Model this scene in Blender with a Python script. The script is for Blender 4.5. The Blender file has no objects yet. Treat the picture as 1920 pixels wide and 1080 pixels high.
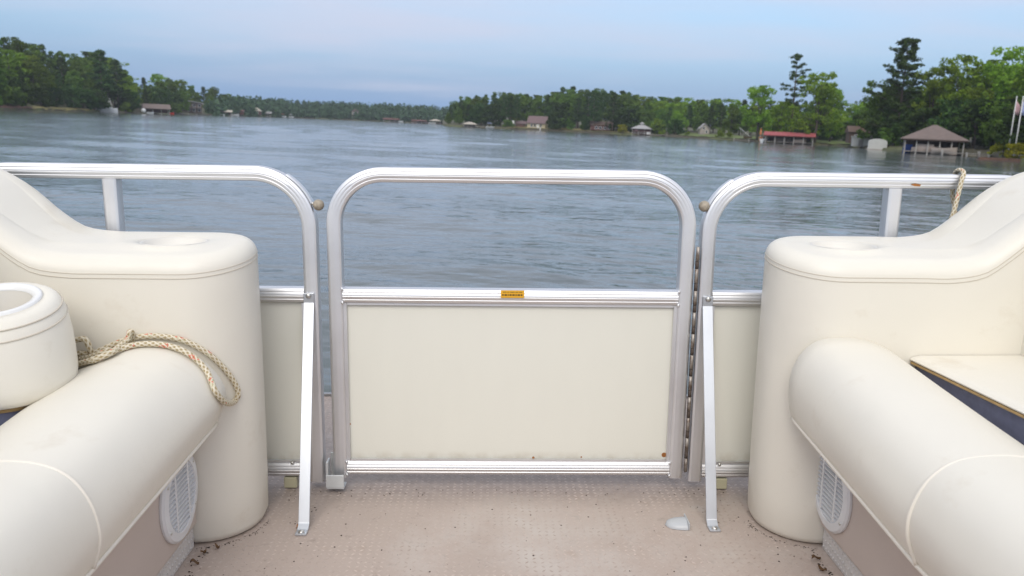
import bpy, bmesh, math, random
import numpy as np
from mathutils import Matrix, Vector
from mathutils.bvhtree import BVHTree

sc = bpy.context.scene
COL = sc.collection
PI = math.pi
rnd = random.Random(7)

# ------------------------------------------------------------------ camera
FPX = 1540.0                       # focal length in pixels of a 1920 px wide frame
CAM_Z = 1.50                       # eye above the water
U = CAM_Z / 1.28                   # shore distances below are written for an eye at 1.28 m


def axes(pitch, yaw, roll):
    cy, sy, cp, sp, cr, sr = math.cos(yaw), math.sin(yaw), math.cos(pitch), math.sin(pitch), math.cos(roll), math.sin(roll)
    fwd = Vector((sy * cp, cy * cp, -sp)); right = Vector((cy, -sy, 0)); up = right.cross(fwd)
    return right * cr + up * sr, up * cr - right * sr, fwd


def rot_from(ax):
    r, u, f = ax
    return Matrix(((r.x, u.x, -f.x), (r.y, u.y, -f.y), (r.z, u.z, -f.z)))


YAW = 0.0258
RW = rot_from(axes(math.radians(11.23), YAW, math.radians(2.485)))      # camera against the water
RB = rot_from(axes(0.1921, YAW, 0.0139))                                # camera against the heeling boat
CAM_B = Vector((-0.0449, -1.7853, 0.8264))
CAM_W = Vector((-0.0449, -1.7853, CAM_Z))
rel = (RW @ RB.transposed()).to_4x4()
BOAT = Matrix.Translation(CAM_W) @ rel @ Matrix.Translation(-CAM_B)     # boat frame -> world
IDENT = Matrix.Identity(4)

cd = bpy.data.cameras.new('camera')
cam = bpy.data.objects.new('camera', cd)
COL.objects.link(cam)
cam.matrix_world = Matrix.Translation(CAM_W) @ RW.to_4x4()
cd.sensor_width = 36
cd.lens = FPX / 1920 * 36
cd.clip_start = 0.05
cd.clip_end = 6000
cd.dof.use_dof = True
cd.dof.focus_distance = 1.78
cd.dof.aperture_fstop = 7.5
sc.camera = cam

# ------------------------------------------------------------------ sky, sun, exposure
SUN_EL, SUN_AZ = math.radians(44), math.radians(190)     # azimuth from +Y clockwise: behind the camera
w = bpy.data.worlds.new('World'); sc.world = w; w.use_nodes = True
nt = w.node_tree; N = nt.nodes; L = nt.links; N.clear()
out = N.new('ShaderNodeOutputWorld'); bg = N.new('ShaderNodeBackground')
sky = N.new('ShaderNodeTexSky'); sky.sky_type = 'NISHITA'; sky.sun_disc = False
sky.sun_elevation = SUN_EL; sky.sun_rotation = SUN_AZ
sky.air_density = 1.0; sky.dust_density = 0.6; sky.ozone_density = 2.0
bg.inputs['Strength'].default_value = 0.10
tc = N.new('ShaderNodeTexCoord')
sep = N.new('ShaderNodeSeparateXYZ'); L.new(tc.outputs['Generated'], sep.inputs[0])
# thin high cloud: direction projected on a flat layer overhead
mz = N.new('ShaderNodeMath'); mz.operation = 'MAXIMUM'; L.new(sep.outputs['Z'], mz.inputs[0]); mz.inputs[1].default_value = 0.0
az_ = N.new('ShaderNodeMath'); az_.operation = 'ADD'; L.new(mz.outputs[0], az_.inputs[0]); az_.inputs[1].default_value = 0.10
dx = N.new('ShaderNodeMath'); dx.operation = 'DIVIDE'; L.new(sep.outputs['X'], dx.inputs[0]); L.new(az_.outputs[0], dx.inputs[1])
dy = N.new('ShaderNodeMath'); dy.operation = 'DIVIDE'; L.new(sep.outputs['Y'], dy.inputs[0]); L.new(az_.outputs[0], dy.inputs[1])
cmb = N.new('ShaderNodeCombineXYZ'); L.new(dx.outputs[0], cmb.inputs[0]); L.new(dy.outputs[0], cmb.inputs[1])
mp = N.new('ShaderNodeMapping'); mp.inputs['Rotation'].default_value = (0, 0, 0.35); mp.inputs['Scale'].default_value = (0.55, 1.0, 1)
L.new(cmb.outputs[0], mp.inputs[0])
nz = N.new('ShaderNodeTexNoise'); nz.inputs['Scale'].default_value = 0.55; nz.inputs['Detail'].default_value = 5; nz.inputs['Roughness'].default_value = 0.5
L.new(mp.outputs[0], nz.inputs['Vector'])
# cover: thicker overhead, thinner towards the horizon on every side
mr = N.new('ShaderNodeMapRange'); mr.inputs['From Min'].default_value = 0.02; mr.inputs['From Max'].default_value = 0.18
mr.inputs['To Min'].default_value = -0.32; mr.inputs['To Max'].default_value = 0.32; L.new(mz.outputs[0], mr.inputs['Value'])
ad = N.new('ShaderNodeMath'); ad.operation = 'ADD'; ct = N.new('ShaderNodeMath'); ct.operation = 'MULTIPLY_ADD'; L.new(nz.outputs['Fac'], ct.inputs[0]); ct.inputs[1].default_value = 1.9; ct.inputs[2].default_value = -.45; L.new(ct.outputs[0], ad.inputs[0]); L.new(mr.outputs[0], ad.inputs[1])
cr = N.new('ShaderNodeMapRange'); cr.interpolation_type = 'SMOOTHSTEP'
cr.inputs['From Min'].default_value = 0.22; cr.inputs['From Max'].default_value = 0.95
cr.inputs['To Min'].default_value = 0.0; cr.inputs['To Max'].default_value = 0.95
L.new(ad.outputs[0], cr.inputs['Value'])
# bluish distant air low down, all the way round
hzr = N.new('ShaderNodeMapRange'); hzr.interpolation_type = 'SMOOTHSTEP'; hzr.inputs['From Min'].default_value = 0.0; hzr.inputs['From Max'].default_value = 0.20
hzr.inputs['To Min'].default_value = 0.88; hzr.inputs['To Max'].default_value = 0.0; L.new(mz.outputs[0], hzr.inputs['Value'])
m0 = N.new('ShaderNodeMix'); m0.data_type = 'RGBA'; L.new(hzr.outputs[0], m0.inputs['Factor']); L.new(sky.outputs[0], m0.inputs['A']); m0.inputs['B'].default_value = (1.04, 2.22, 4.5, 1)
mx = N.new('ShaderNodeMix'); mx.data_type = 'RGBA'
L.new(cr.outputs[0], mx.inputs['Factor']); L.new(m0.outputs['Result'], mx.inputs['A'])
cg = N.new('ShaderNodeMix'); cg.data_type = 'RGBA'; L.new(mz.outputs[0], cg.inputs['Factor'])      # an overcast layer is brighter overhead
cg.inputs['A'].default_value = (4.0, 4.3, 5.45, 1); cg.inputs['B'].default_value = (7.5, 7.7, 8.2, 1); L.new(cg.outputs['Result'], mx.inputs['B'])
L.new(mx.outputs['Result'], bg.inputs['Color']); L.new(bg.outputs[0], out.inputs[0])

sd = bpy.data.lights.new('sun', 'SUN'); sd.energy = 1.1; sd.angle = math.radians(38); sd.color = (1.0, 0.94, 0.85)
so = bpy.data.objects.new('sun', sd); COL.objects.link(so)
sdir = Vector((math.sin(SUN_AZ) * math.cos(SUN_EL), math.cos(SUN_AZ) * math.cos(SUN_EL), math.sin(SUN_EL)))
so.rotation_euler = sdir.to_track_quat('Z', 'Y').to_euler()
so.location = sdir * 50

vs = sc.view_settings
vs.view_transform = 'Standard'; vs.look = 'None'; vs.exposure = 0.63; vs.gamma = 1; vs.use_curve_mapping = False
sc.render.engine = 'CYCLES'
sc.cycles.use_denoising = True
sc.cycles.max_bounces = 6
sc.cycles.volume_bounces = 0
sc.cycles.caustics_reflective = False
sc.cycles.caustics_refractive = False

# ------------------------------------------------------------------ materials


def mat(name, col, rough=0.5, metal=0.0, noise=None, bump=None, spec=0.5, dirt=None, aniso=None):
    """noise=(scale, amount): colour mottling;  bump=(scale, strength, distance);  dirt=(scale, threshold, colour, amount)"""
    m = bpy.data.materials.new(name); m.use_nodes = True
    nt = m.node_tree; n = nt.nodes; l = nt.links
    b = n['Principled BSDF']
    b.inputs['Base Color'].default_value = (*col, 1); b.inputs['Roughness'].default_value = rough
    b.inputs['Metallic'].default_value = metal; b.inputs['Specular IOR Level'].default_value = spec
    tcn = n.new('ShaderNodeTexCoord'); src = tcn.outputs['Object']
    if aniso:
        mpn = n.new('ShaderNodeMapping'); mpn.inputs['Scale'].default_value = aniso; l.new(src, mpn.inputs[0]); src = mpn.outputs[0]
    cur = None
    if noise:
        t = n.new('ShaderNodeTexNoise'); t.inputs['Scale'].default_value = noise[0]; t.inputs['Detail'].default_value = 4; l.new(src, t.inputs['Vector'])
        mr = n.new('ShaderNodeMapRange'); mr.inputs['From Min'].default_value = .25; mr.inputs['From Max'].default_value = .75
        mr.inputs['To Min'].default_value = 1 - noise[1]; mr.inputs['To Max'].default_value = 1 + noise[1]; l.new(t.outputs['Fac'], mr.inputs['Value'])
        mm = n.new('ShaderNodeVectorMath'); mm.operation = 'SCALE'; mm.inputs[0].default_value = col; l.new(mr.outputs[0], mm.inputs['Scale'])
        cur = mm.outputs[0]; l.new(cur, b.inputs['Base Color'])
        rr = n.new('ShaderNodeMapRange'); rr.inputs['To Min'].default_value = rough * .8; rr.inputs['To Max'].default_value = min(1, rough * 1.2)
        l.new(t.outputs['Fac'], rr.inputs['Value']); l.new(rr.outputs[0], b.inputs['Roughness'])
    if dirt:
        t2 = n.new('ShaderNodeTexNoise'); t2.inputs['Scale'].default_value = dirt[0]; t2.inputs['Detail'].default_value = 8; t2.inputs['Roughness'].default_value = .65
        l.new(tcn.outputs['Object'], t2.inputs['Vector'])
        m2 = n.new('ShaderNodeMapRange'); m2.inputs['From Min'].default_value = dirt[1]; m2.inputs['From Max'].default_value = dirt[1] + .12
        m2.inputs['To Max'].default_value = dirt[3]; l.new(t2.outputs['Fac'], m2.inputs['Value'])
        mix = n.new('ShaderNodeMix'); mix.data_type = 'RGBA'; l.new(m2.outputs[0], mix.inputs['Factor'])
        if cur: l.new(cur, mix.inputs['A'])
        else: mix.inputs['A'].default_value = (*col, 1)
        mix.inputs['B'].default_value = (*dirt[2], 1); l.new(mix.outputs['Result'], b.inputs['Base Color'])
    if bump:
        t3 = n.new('ShaderNodeTexNoise'); t3.inputs['Scale'].default_value = bump[0]; t3.inputs['Detail'].default_value = 3; l.new(src, t3.inputs['Vector'])
        bp = n.new('ShaderNodeBump'); bp.inputs['Strength'].default_value = bump[1]; bp.inputs['Distance'].default_value = bump[2]
        l.new(t3.outputs['Fac'], bp.inputs['Height']); l.new(bp.outputs[0], b.inputs['Normal'])
    return m


M = {}
M['vinyl'] = mat('cream vinyl', (.775, .738, .65), .42, noise=(3.5, .03), bump=(9, .35, .006), dirt=(7, .60, (.64, .57, .46), .45))
M['thread'] = mat('seam thread', (.60, .545, .455), .7)
M['piping'] = mat('cream piping', (.80, .75, .66), .4)
M['cup'] = mat('white cup holder plastic', (.73, .70, .635), .4)
M['ring'] = mat('white ring plastic', (.80, .80, .79), .3)
M['panel'] = mat('cream painted panel', (.785, .775, .69), .30, noise=(5, .010), bump=(1.2, .25, .006), aniso=(4, 4, 1.2), dirt=(14, .68, (.55, .47, .33), .45))
M['alu'] = mat('brushed aluminium', (.80, .80, .81), .46, 1.0, noise=(6, .05), bump=(40, .05, .002), dirt=(18, .68, (.55, .53, .50), .5))
M['alu_bright'] = mat('bright flat aluminium bar', (.62, .645, .68), .46, 1.0, noise=(14, .06), dirt=(30, .7, (.5, .47, .42), .5))
M['steel'] = mat('stainless screw', (.62, .61, .58), .35, 1.0, dirt=(60, .6, (.35, .22, .12), .5))
M['rust'] = mat('rust', (.38, .15, .04), .9, noise=(120, .4))
M['hinge'] = mat('worn steel hinge', (.40, .36, .32), .5, .8, dirt=(50, .48, (.16, .11, .08), .8))
M['hinge_dark'] = mat('rusty hinge gap shade', (.10, .075, .06), .8, .2)  # rusty brown, darkened to stand in for shade in the recessed hinge gaps
M['taupe'] = mat('taupe plastic base', (.55, .47, .42), .5, noise=(8, .05), bump=(300, .05, .002))
M['toe'] = mat('grey textured plinth', (.64, .61, .585), .55, noise=(8, .06))
M['speaker'] = mat('white speaker plastic', (.74, .745, .755), .35, noise=(20, .04))
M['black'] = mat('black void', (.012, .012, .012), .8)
M['blue'] = mat('blue grey storage liner', (.16, .17, .25), .8, noise=(60, .15))
M['wood'] = mat('plywood edge', (.42, .28, .12), .8, noise=(40, .25))
M['ball'] = mat('weathered rubber ball', (.36, .31, .24), .7, noise=(150, .3))
M['strip'] = mat('clear bumper strip', (.60, .62, .65), .25, .3)
M['bracket'] = mat('pale painted bracket', (.66, .68, .68), .4, .2, noise=(40, .08))
M['spacer'] = mat('yellowed plastic spacer', (.50, .47, .32), .6)
M['cap'] = mat('translucent white plastic', (.50, .52, .54), .3)
M['sticker'] = mat('yellow sticker', (.80, .42, .025), .4)
M['ink'] = mat('dark ink', (.10, .055, .01), .6)
M['leaf_dry'] = mat('dry leaf', (.15, .085, .04), .8, noise=(200, .4))
M['grit'] = mat('dark grit', (.06, .045, .035), .9)
M['hull'] = mat('pontoon aluminium', (.6, .6, .6), .4, 1.0)
M['deck_edge'] = mat('deck edge trim', (.45, .45, .45), .4, .8)

# deck: worn beige tread sheet with stains of their own shape
md = mat('beige tread deck', (.475, .392, .342), .6, noise=(4, .06), bump=(500, .12, .001), dirt=(3.2, .53, (.43, .335, .265), .65))
nt_ = md.node_tree; n_ = nt_.nodes; l_ = nt_.links; b_ = n_['Principled BSDF']
prev = b_.inputs['Base Color'].links[0].from_socket
tcn = n_.new('ShaderNodeTexCoord')
for scale, th, wid, colr, amt in ((26, .57, .10, (.27, .21, .175), .5), (150, .62, .06, (.16, .12, .10), .75), (1.6, .52, .12, (.58, .53, .49), .75), (9, .6, .06, (.42, .33, .27), .5)):
    t = n_.new('ShaderNodeTexNoise'); t.inputs['Scale'].default_value = scale; t.inputs['Detail'].default_value = 9; t.inputs['Roughness'].default_value = .7
    l_.new(tcn.outputs['Object'], t.inputs['Vector'])
    r = n_.new('ShaderNodeMapRange'); r.inputs['From Min'].default_value = th; r.inputs['From Max'].default_value = th + wid; r.inputs['To Max'].default_value = amt
    l_.new(t.outputs['Fac'], r.inputs['Value'])
    x = n_.new('ShaderNodeMix'); x.data_type = 'RGBA'; l_.new(r.outputs[0], x.inputs['Factor']); l_.new(prev, x.inputs['A']); x.inputs['B'].default_value = (*colr, 1)
    prev = x.outputs['Result']
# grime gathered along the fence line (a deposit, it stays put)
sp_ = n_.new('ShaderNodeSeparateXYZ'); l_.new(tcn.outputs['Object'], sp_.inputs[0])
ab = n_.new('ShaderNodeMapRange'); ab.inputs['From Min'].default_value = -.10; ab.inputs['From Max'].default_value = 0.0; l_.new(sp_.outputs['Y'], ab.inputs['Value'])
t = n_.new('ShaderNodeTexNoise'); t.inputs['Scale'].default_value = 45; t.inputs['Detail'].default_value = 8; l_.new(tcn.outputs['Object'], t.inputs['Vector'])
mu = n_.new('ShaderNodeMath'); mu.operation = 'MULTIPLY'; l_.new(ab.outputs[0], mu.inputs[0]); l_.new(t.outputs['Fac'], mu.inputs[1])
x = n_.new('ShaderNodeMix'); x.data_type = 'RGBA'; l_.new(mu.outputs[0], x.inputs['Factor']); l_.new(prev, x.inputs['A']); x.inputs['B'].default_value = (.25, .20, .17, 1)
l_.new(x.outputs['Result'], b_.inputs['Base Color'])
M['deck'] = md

M['lug'] = mat('lightened tread lug', (.515, .432, .382), .5, noise=(9, .2), dirt=(6, .50, (.38, .30, .25), .8))  # lug colour lightened to stand in for weak crevice shade around the lugs
# deposit of grime along the foot of the panels
mp_ = M['panel']; n_ = mp_.node_tree.nodes; l_ = mp_.node_tree.links; b_ = n_['Principled BSDF']
prev = b_.inputs['Base Color'].links[0].from_socket; tcn = n_.new('ShaderNodeTexCoord'); sp_ = n_.new('ShaderNodeSeparateXYZ'); l_.new(tcn.outputs['Object'], sp_.inputs[0])
ab = n_.new('ShaderNodeMapRange'); ab.inputs['From Min'].default_value = .092; ab.inputs['From Max'].default_value = .070; ab.inputs['To Max'].default_value = .5; l_.new(sp_.outputs['Z'], ab.inputs['Value'])
t = n_.new('ShaderNodeTexNoise'); t.inputs['Scale'].default_value = 30; t.inputs['Detail'].default_value = 8; l_.new(tcn.outputs['Object'], t.inputs['Vector'])
tm = n_.new('ShaderNodeMapRange'); tm.inputs['From Min'].default_value = .42; tm.inputs['From Max'].default_value = .68; l_.new(t.outputs['Fac'], tm.inputs['Value'])
mu = n_.new('ShaderNodeMath'); mu.operation = 'MULTIPLY'; l_.new(ab.outputs[0], mu.inputs[0]); l_.new(tm.outputs[0], mu.inputs[1])
x = n_.new('ShaderNodeMix'); x.data_type = 'RGBA'; l_.new(mu.outputs[0], x.inputs['Factor']); l_.new(prev, x.inputs['A']); x.inputs['B'].default_value = (.42, .33, .21, 1)
l_.new(x.outputs['Result'], b_.inputs['Base Color'])
# shore
M['bark'] = mat('bark', (.09, .07, .055), .9, noise=(3, .3))
M['bark_pale'] = mat('pale pine bark', (.20, .15, .12), .9, noise=(3, .3))
M['shingle'] = mat('brown shingles', (.17, .13, .115), .9, noise=(2, .15))
M['shingle_mauve'] = mat('mauve shingles', (.17, .115, .115), .9, noise=(2, .15))
M['shingle_pale'] = mat('pale grey shingles', (.34, .33, .33), .9, noise=(2, .12))
M['roof_tan'] = mat('tan roof', (.46, .41, .34), .8, noise=(2, .12))
M['roof_red'] = mat('red painted metal roof', (.36, .085, .09), .6, noise=(1.5, .12))
M['wall_yellow'] = mat('pale yellow siding', (.47, .41, .27), .8, noise=(2, .06))
M['wall_white'] = mat('white siding', (.52, .52, .49), .7, noise=(2, .06))
M['wall_brown'] = mat('brown timber', (.11, .07, .05), .85, noise=(2, .2))
M['wall_red'] = mat('red brown timber', (.13, .055, .045), .85, noise=(2, .2))
M['wall_grey'] = mat('grey timber', (.28, .26, .24), .85, noise=(2, .15))
M['post'] = mat('weathered post', (.42, .40, .37), .8, noise=(3, .15))
M['trim'] = mat('white trim', (.72, .72, .70), .6)
M['glass'] = mat('dark window glass', (.03, .04, .05), .1)
M['white_gel'] = mat('white hull', (.78, .78, .77), .3)
M['beige_gel'] = mat('pale beige hull', (.58, .49, .43), .45)
M['blue_gel'] = mat('blue hull cover', (.02, .09, .38), .5)
M['red_gel'] = mat('red hull', (.60, .05, .03), .4)
M['blue_cloth'] = mat('pale blue canvas', (.33, .38, .58), .8)
M['orange_cloth'] = mat('orange canvas', (.62, .22, .08), .8)
M['pink_cloth'] = mat('magenta canvas', (.50, .05, .16), .8)
M['teal'] = mat('teal plastic', (.06, .28, .36), .5)
M['terracotta'] = mat('terracotta', (.40, .17, .08), .8)
M['flag'] = mat('faded pink and white cloth', (.55, .35, .36), .8, noise=(2.5, .4))
M['concrete'] = mat('pale seawall', (.36, .32, .28), .9, noise=(.8, .2))
M['redbank'] = mat('red clay bank', (.15, .085, .06), .95, noise=(.8, .3))
M['lawn'] = mat('mown lawn', (.115, .15, .035), .95, noise=(.6, .25), bump=(9, .5, .05))
M['lawn_dry'] = mat('dry lawn edge', (.22, .19, .07), .95, noise=(.6, .3))


def land_mat():
    m = mat('wooded ground', (.075, .065, .035), .95, noise=(.12, .4), dirt=(.06, .48, (.10, .115, .035), .9))
    return m


M['land'] = land_mat()


def leaf_mat(name, dark, light, trans=.25):
    m = bpy.data.materials.new(name); m.use_nodes = True
    nt = m.node_tree; n = nt.nodes; l = nt.links; n.clear()
    o = n.new('ShaderNodeOutputMaterial'); d = n.new('ShaderNodeBsdfDiffuse'); t = n.new('ShaderNodeBsdfTranslucent'); mx = n.new('ShaderNodeMixShader')
    mx.inputs[0].default_value = trans
    g = n.new('ShaderNodeNewGeometry'); oi = n.new('ShaderNodeObjectInfo')
    nz = n.new('ShaderNodeTexNoise'); tcx = n.new('ShaderNodeTexCoord'); l.new(tcx.outputs['Object'], nz.inputs['Vector']); nz.inputs['Scale'].default_value = .45
    a = n.new('ShaderNodeMath'); a.operation = 'MULTIPLY_ADD'; l.new(g.outputs['Random Per Island'], a.inputs[0]); a.inputs[1].default_value = .45
    nr = n.new('ShaderNodeMapRange'); nr.inputs['From Min'].default_value = .3; nr.inputs['From Max'].default_value = .7; nr.inputs['To Max'].default_value = .45; l.new(nz.outputs['Fac'], nr.inputs['Value'])
    l.new(nr.outputs[0], a.inputs[2])
    c = n.new('ShaderNodeMix'); c.data_type = 'RGBA'; c.inputs['A'].default_value = (*dark, 1); c.inputs['B'].default_value = (*light, 1); l.new(a.outputs[0], c.inputs['Factor'])
    h = n.new('ShaderNodeHueSaturation'); l.new(c.outputs['Result'], h.inputs['Color'])
    hr = n.new('ShaderNodeMapRange'); hr.inputs['To Min'].default_value = .488; hr.inputs['To Max'].default_value = .522; l.new(oi.outputs['Random'], hr.inputs['Value']); l.new(hr.outputs[0], h.inputs['Hue'])
    vm = n.new('ShaderNodeMath'); vm.operation = 'MULTIPLY_ADD'; l.new(oi.outputs['Random'], vm.inputs[0]); vm.inputs[1].default_value = .5; vm.inputs[2].default_value = .75; l.new(vm.outputs[0], h.inputs['Value'])
    l.new(h.outputs[0], d.inputs[0]); l.new(h.outputs[0], t.inputs[0])
    l.new(d.outputs[0], mx.inputs[1]); l.new(t.outputs[0], mx.inputs[2]); l.new(mx.outputs[0], o.inputs[0])
    return m


M['leaf_dec'] = leaf_mat('broadleaf foliage', (.055, .105, .020), (.195, .285, .050))
M['leaf_bright'] = leaf_mat('bright broadleaf foliage', (.12, .20, .018), (.32, .44, .06), .4)
M['leaf_pine'] = leaf_mat('pine needles', (.034, .066, .022), (.115, .175, .050), .2)
M['leaf_shaded'] = leaf_mat('shade toned understorey foliage', (.030, .060, .018), (.095, .150, .038), .2)  # darker leaf colour stands in for the shade low in the woods
M['leaf_far'] = leaf_mat('haze tinted far foliage', (.060, .125, .075), (.15, .245, .125))  # bluish green puts some of the distance haze into the leaf colour
M['leaf_bush'] = leaf_mat('yellow green bush', (.22, .24, .015), (.48, .46, .05), .3)

# ------------------------------------------------------------------ helpers
ORG = {}


def tag(o, label=None, cat=None, group=None, kind=None):
    if label: o['label'] = label
    if cat: o['category'] = cat
    if group: o['group'] = group
    if kind: o['kind'] = kind
    return o


def thing(name, org, label, cat, group=None, frame=IDENT, rotz=0.0):
    o = bpy.data.objects.new(name, None); COL.objects.link(o)
    o.empty_display_size = .1
    if frame is IDENT:
        o.location = org; o.rotation_euler = (0, 0, rotz)
    else:
        o.matrix_world = frame @ Matrix.Translation(org)
        ORG[o.name] = Vector(org)
    return tag(o, label, cat, group)


def boat_thing(name, org, label, cat, group=None):
    return thing(name, org, label, cat, group, BOAT)


class MB:
    def __init__(s): s.v = []; s.f = []; s.uv = None

    def add(s, vs, fs):
        k = len(s.v); s.v.extend(Vector(p) for p in vs); s.f.extend([tuple(i + k for i in f) for f in fs]); return s

    def box(s, c, size, rot=None):
        hx, hy, hz = size[0] / 2, size[1] / 2, size[2] / 2
        vs = [Vector((x, y, z)) for z in (-hz, hz) for y in (-hy, hy) for x in (-hx, hx)]
        if rot is not None: vs = [rot @ p for p in vs]
        c = Vector(c)
        return s.add([p + c for p in vs], [(0, 2, 3, 1), (4, 5, 7, 6), (0, 1, 5, 4), (2, 6, 7, 3), (0, 4, 6, 2), (1, 3, 7, 5)])

    def bar(s, a, b, wx, wy):
        """square bar from a to b"""
        a, b = Vector(a), Vector(b); d = (b - a); q = d.to_track_quat('Z', 'Y').to_matrix()
        return s.box((a + b) / 2, (wx, wy, d.length), q)

    def rings(s, rings, close=True, cap0=True, cap1=True):
        n = len(rings[0]); k = len(s.v)
        for r in rings: s.v.extend(Vector(p) for p in r)
        for i in range(len(rings) - 1):
            for j in range(n if close else n - 1):
                j2 = (j + 1) % n
                s.f.append((k + i * n + j, k + i * n + j2, k + (i + 1) * n + j2, k + (i + 1) * n + j))
        if cap0: s.f.append(tuple(k + j for j in reversed(range(n))))
        if cap1: s.f.append(tuple(k + (len(rings) - 1) * n + j for j in range(n)))
        return s

    def tube(s, pts, r, n=8, cap=True):
        pts = [Vector(p) for p in pts]; rs = r if isinstance(r, (list, tuple)) else [r] * len(pts)
        up = Vector((0, 0, 1)); rings = []; prevx = None
        for i, p in enumerate(pts):
            t = (pts[min(i + 1, len(pts) - 1)] - pts[max(i - 1, 0)]).normalized()
            if prevx is None:
                a = up if abs(t.z) < .9 else Vector((1, 0, 0)); x = a.cross(t).normalized()
            else:
                x = (prevx - t * prevx.dot(t)).normalized()
            prevx = x; y = t.cross(x)
            rings.append([p + (x * math.cos(2 * PI * k / n) + y * math.sin(2 * PI * k / n)) * rs[i] for k in range(n)])
        return s.rings(rings, True, cap, cap)

    def lathe(s, c, prof, n=24, axis='Z', cap0=False, cap1=False):
        c = Vector(c); rings = []
        for r, h in prof:
            ring = []
            for k in range(n):
                a = 2 * PI * k / n; x, y = r * math.cos(a), r * math.sin(a)
                if axis == 'Z': q = (x, y, h)
                elif axis == 'X': q = (h, x, y)
                else: q = (y, h, x)
                ring.append(c + Vector(q))
            rings.append(ring)
        return s.rings(rings, True, cap0, cap1)

    def build(s, name, m, parent=None, smooth=False, org=None, frame=IDENT, bevel=0, angle=None):
        me = bpy.data.meshes.new(name)
        off = Vector((0, 0, 0))
        if parent is not None:
            root = parent
            while root.parent is not None: root = root.parent
            off = ORG.get(root.name, off)
        elif org is not None: off = Vector(org)
        me.from_pydata([p - off for p in s.v], [], s.f)
        if isinstance(m, str): m = M[m]
        me.materials.append(m)
        bm = bmesh.new(); bm.from_mesh(me); bmesh.ops.recalc_face_normals(bm, faces=bm.faces); bm.to_mesh(me); bm.free()
        if s.uv is not None:
            pass
        if smooth: me.shade_smooth() if hasattr(me, 'shade_smooth') else None
        if smooth and angle: me.set_sharp_from_angle(angle=angle)
        o = bpy.data.objects.new(name, me); COL.objects.link(o)
        if parent is not None: o.parent = parent
        else:
            o.matrix_world = frame @ Matrix.Translation(off)
            ORG[o.name] = off if frame is BOAT else Vector((0, 0, 0))
        if bevel:
            b = o.modifiers.new('bevel', 'BEVEL'); b.width = bevel; b.segments = 2; b.limit_method = 'ANGLE'
        return o


def catmull(pts, n=12, closed=False):
    pts = [Vector(p) for p in pts]; res = []
    m = len(pts)
    for i in range(m - 1):
        p0, p1, p2, p3 = pts[max(i - 1, 0)], pts[i], pts[i + 1], pts[min(i + 2, m - 1)]
        for k in range(n):
            t = k / n
            res.append(.5 * ((2 * p1) + (p2 - p0) * t + (2 * p0 - 5 * p1 + 4 * p2 - p3) * t * t + (3 * p1 - p0 - 3 * p2 + p3) * t ** 3))
    res.append(pts[-1]); return res


def resample(pts, n):
    pts = [Vector(p) for p in pts]; L_ = [0]
    for a, b in zip(pts, pts[1:]): L_.append(L_[-1] + (b - a).length)
    res = []; j = 0
    for i in range(n):
        s = L_[-1] * i / (n - 1)
        while j < len(pts) - 2 and L_[j + 1] < s: j += 1
        d = L_[j + 1] - L_[j]; t = 0 if d == 0 else (s - L_[j]) / d
        res.append(pts[j].lerp(pts[j + 1], min(max(t, 0), 1)))
    return res


def interp(x, xs, ys):
    return float(np.interp(x, xs, ys))


def smooth_interp(x, xs, ys):
    """monotone-ish smooth piecewise curve"""
    if x <= xs[0]: return ys[0]
    if x >= xs[-1]: return ys[-1]
    for i in range(len(xs) - 1):
        if x <= xs[i + 1]: break
    t = (x - xs[i]) / (xs[i + 1] - xs[i])
    p0, p1, p2, p3 = ys[max(i - 1, 0)], ys[i], ys[i + 1], ys[min(i + 2, len(ys) - 1)]
    return .5 * ((2 * p1) + (p2 - p0) * t + (2 * p0 - 5 * p1 + 4 * p2 - p3) * t * t + (3 * p1 - p0 - 3 * p2 + p3) * t ** 3)


def boat_ray(px, py):
    """ray in boat coordinates through a spot of the view (used to lay rope and litter on the built surfaces)"""
    d = RB @ Vector(((px - 960) / FPX, (540 - py) / FPX, -1.0)); return CAM_B.copy(), d.normalized()


def on_deck(px, py, z=0.0):
    o, d = boat_ray(px, py); return o + d * ((z - o.z) / d.z)


def on_y(px, py, y):
    o, d = boat_ray(px, py); return o + d * ((y - o.y) / d.y)


def horizon_y(px): return 234 + (px - 960) * .0434


def wdir(px, py):
    return RW @ Vector(((px - 960) / FPX, (540 - py) / FPX, -1.0))


def at(px, d, z=0.0):
    v = wdir(px, horizon_y(px)); k = d * U / math.hypot(v.x, v.y)
    return Vector((CAM_W.x + v.x * k, CAM_W.y + v.y * k, z))


def zat(px, py, d):
    v = wdir(px, py); return CAM_Z + v.z * d * U / math.hypot(v.x, v.y)


def bearing(px):
    v = wdir(px, horizon_y(px)); return math.atan2(v.y, v.x) - PI / 2


def metres(dpx, d): return dpx / FPX * d * U

# ================================================================== THE BOAT
# ------------------------------------------------------------------ deck
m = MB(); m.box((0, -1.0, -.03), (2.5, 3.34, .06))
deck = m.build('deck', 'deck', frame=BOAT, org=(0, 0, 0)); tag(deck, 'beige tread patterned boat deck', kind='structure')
m = MB()
for sy, x0, x1 in ((.672, -1.26, 1.26),):
    m.box((0, sy + .008, -.035), (2.54, .012, .085))
m.build('edge_trim', 'deck_edge', deck)
for sx in (-1, 1):
    m = MB(); m.lathe((sx * .85, 0, -.45), [(.02, .95), (.14, .85), (.26, .6), (.34, .3), (.36, 0), (.36, -2.6), (.02, -2.62)], 28, 'Y', True, True)
    m.build('pontoon', 'hull', deck, smooth=True)
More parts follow.
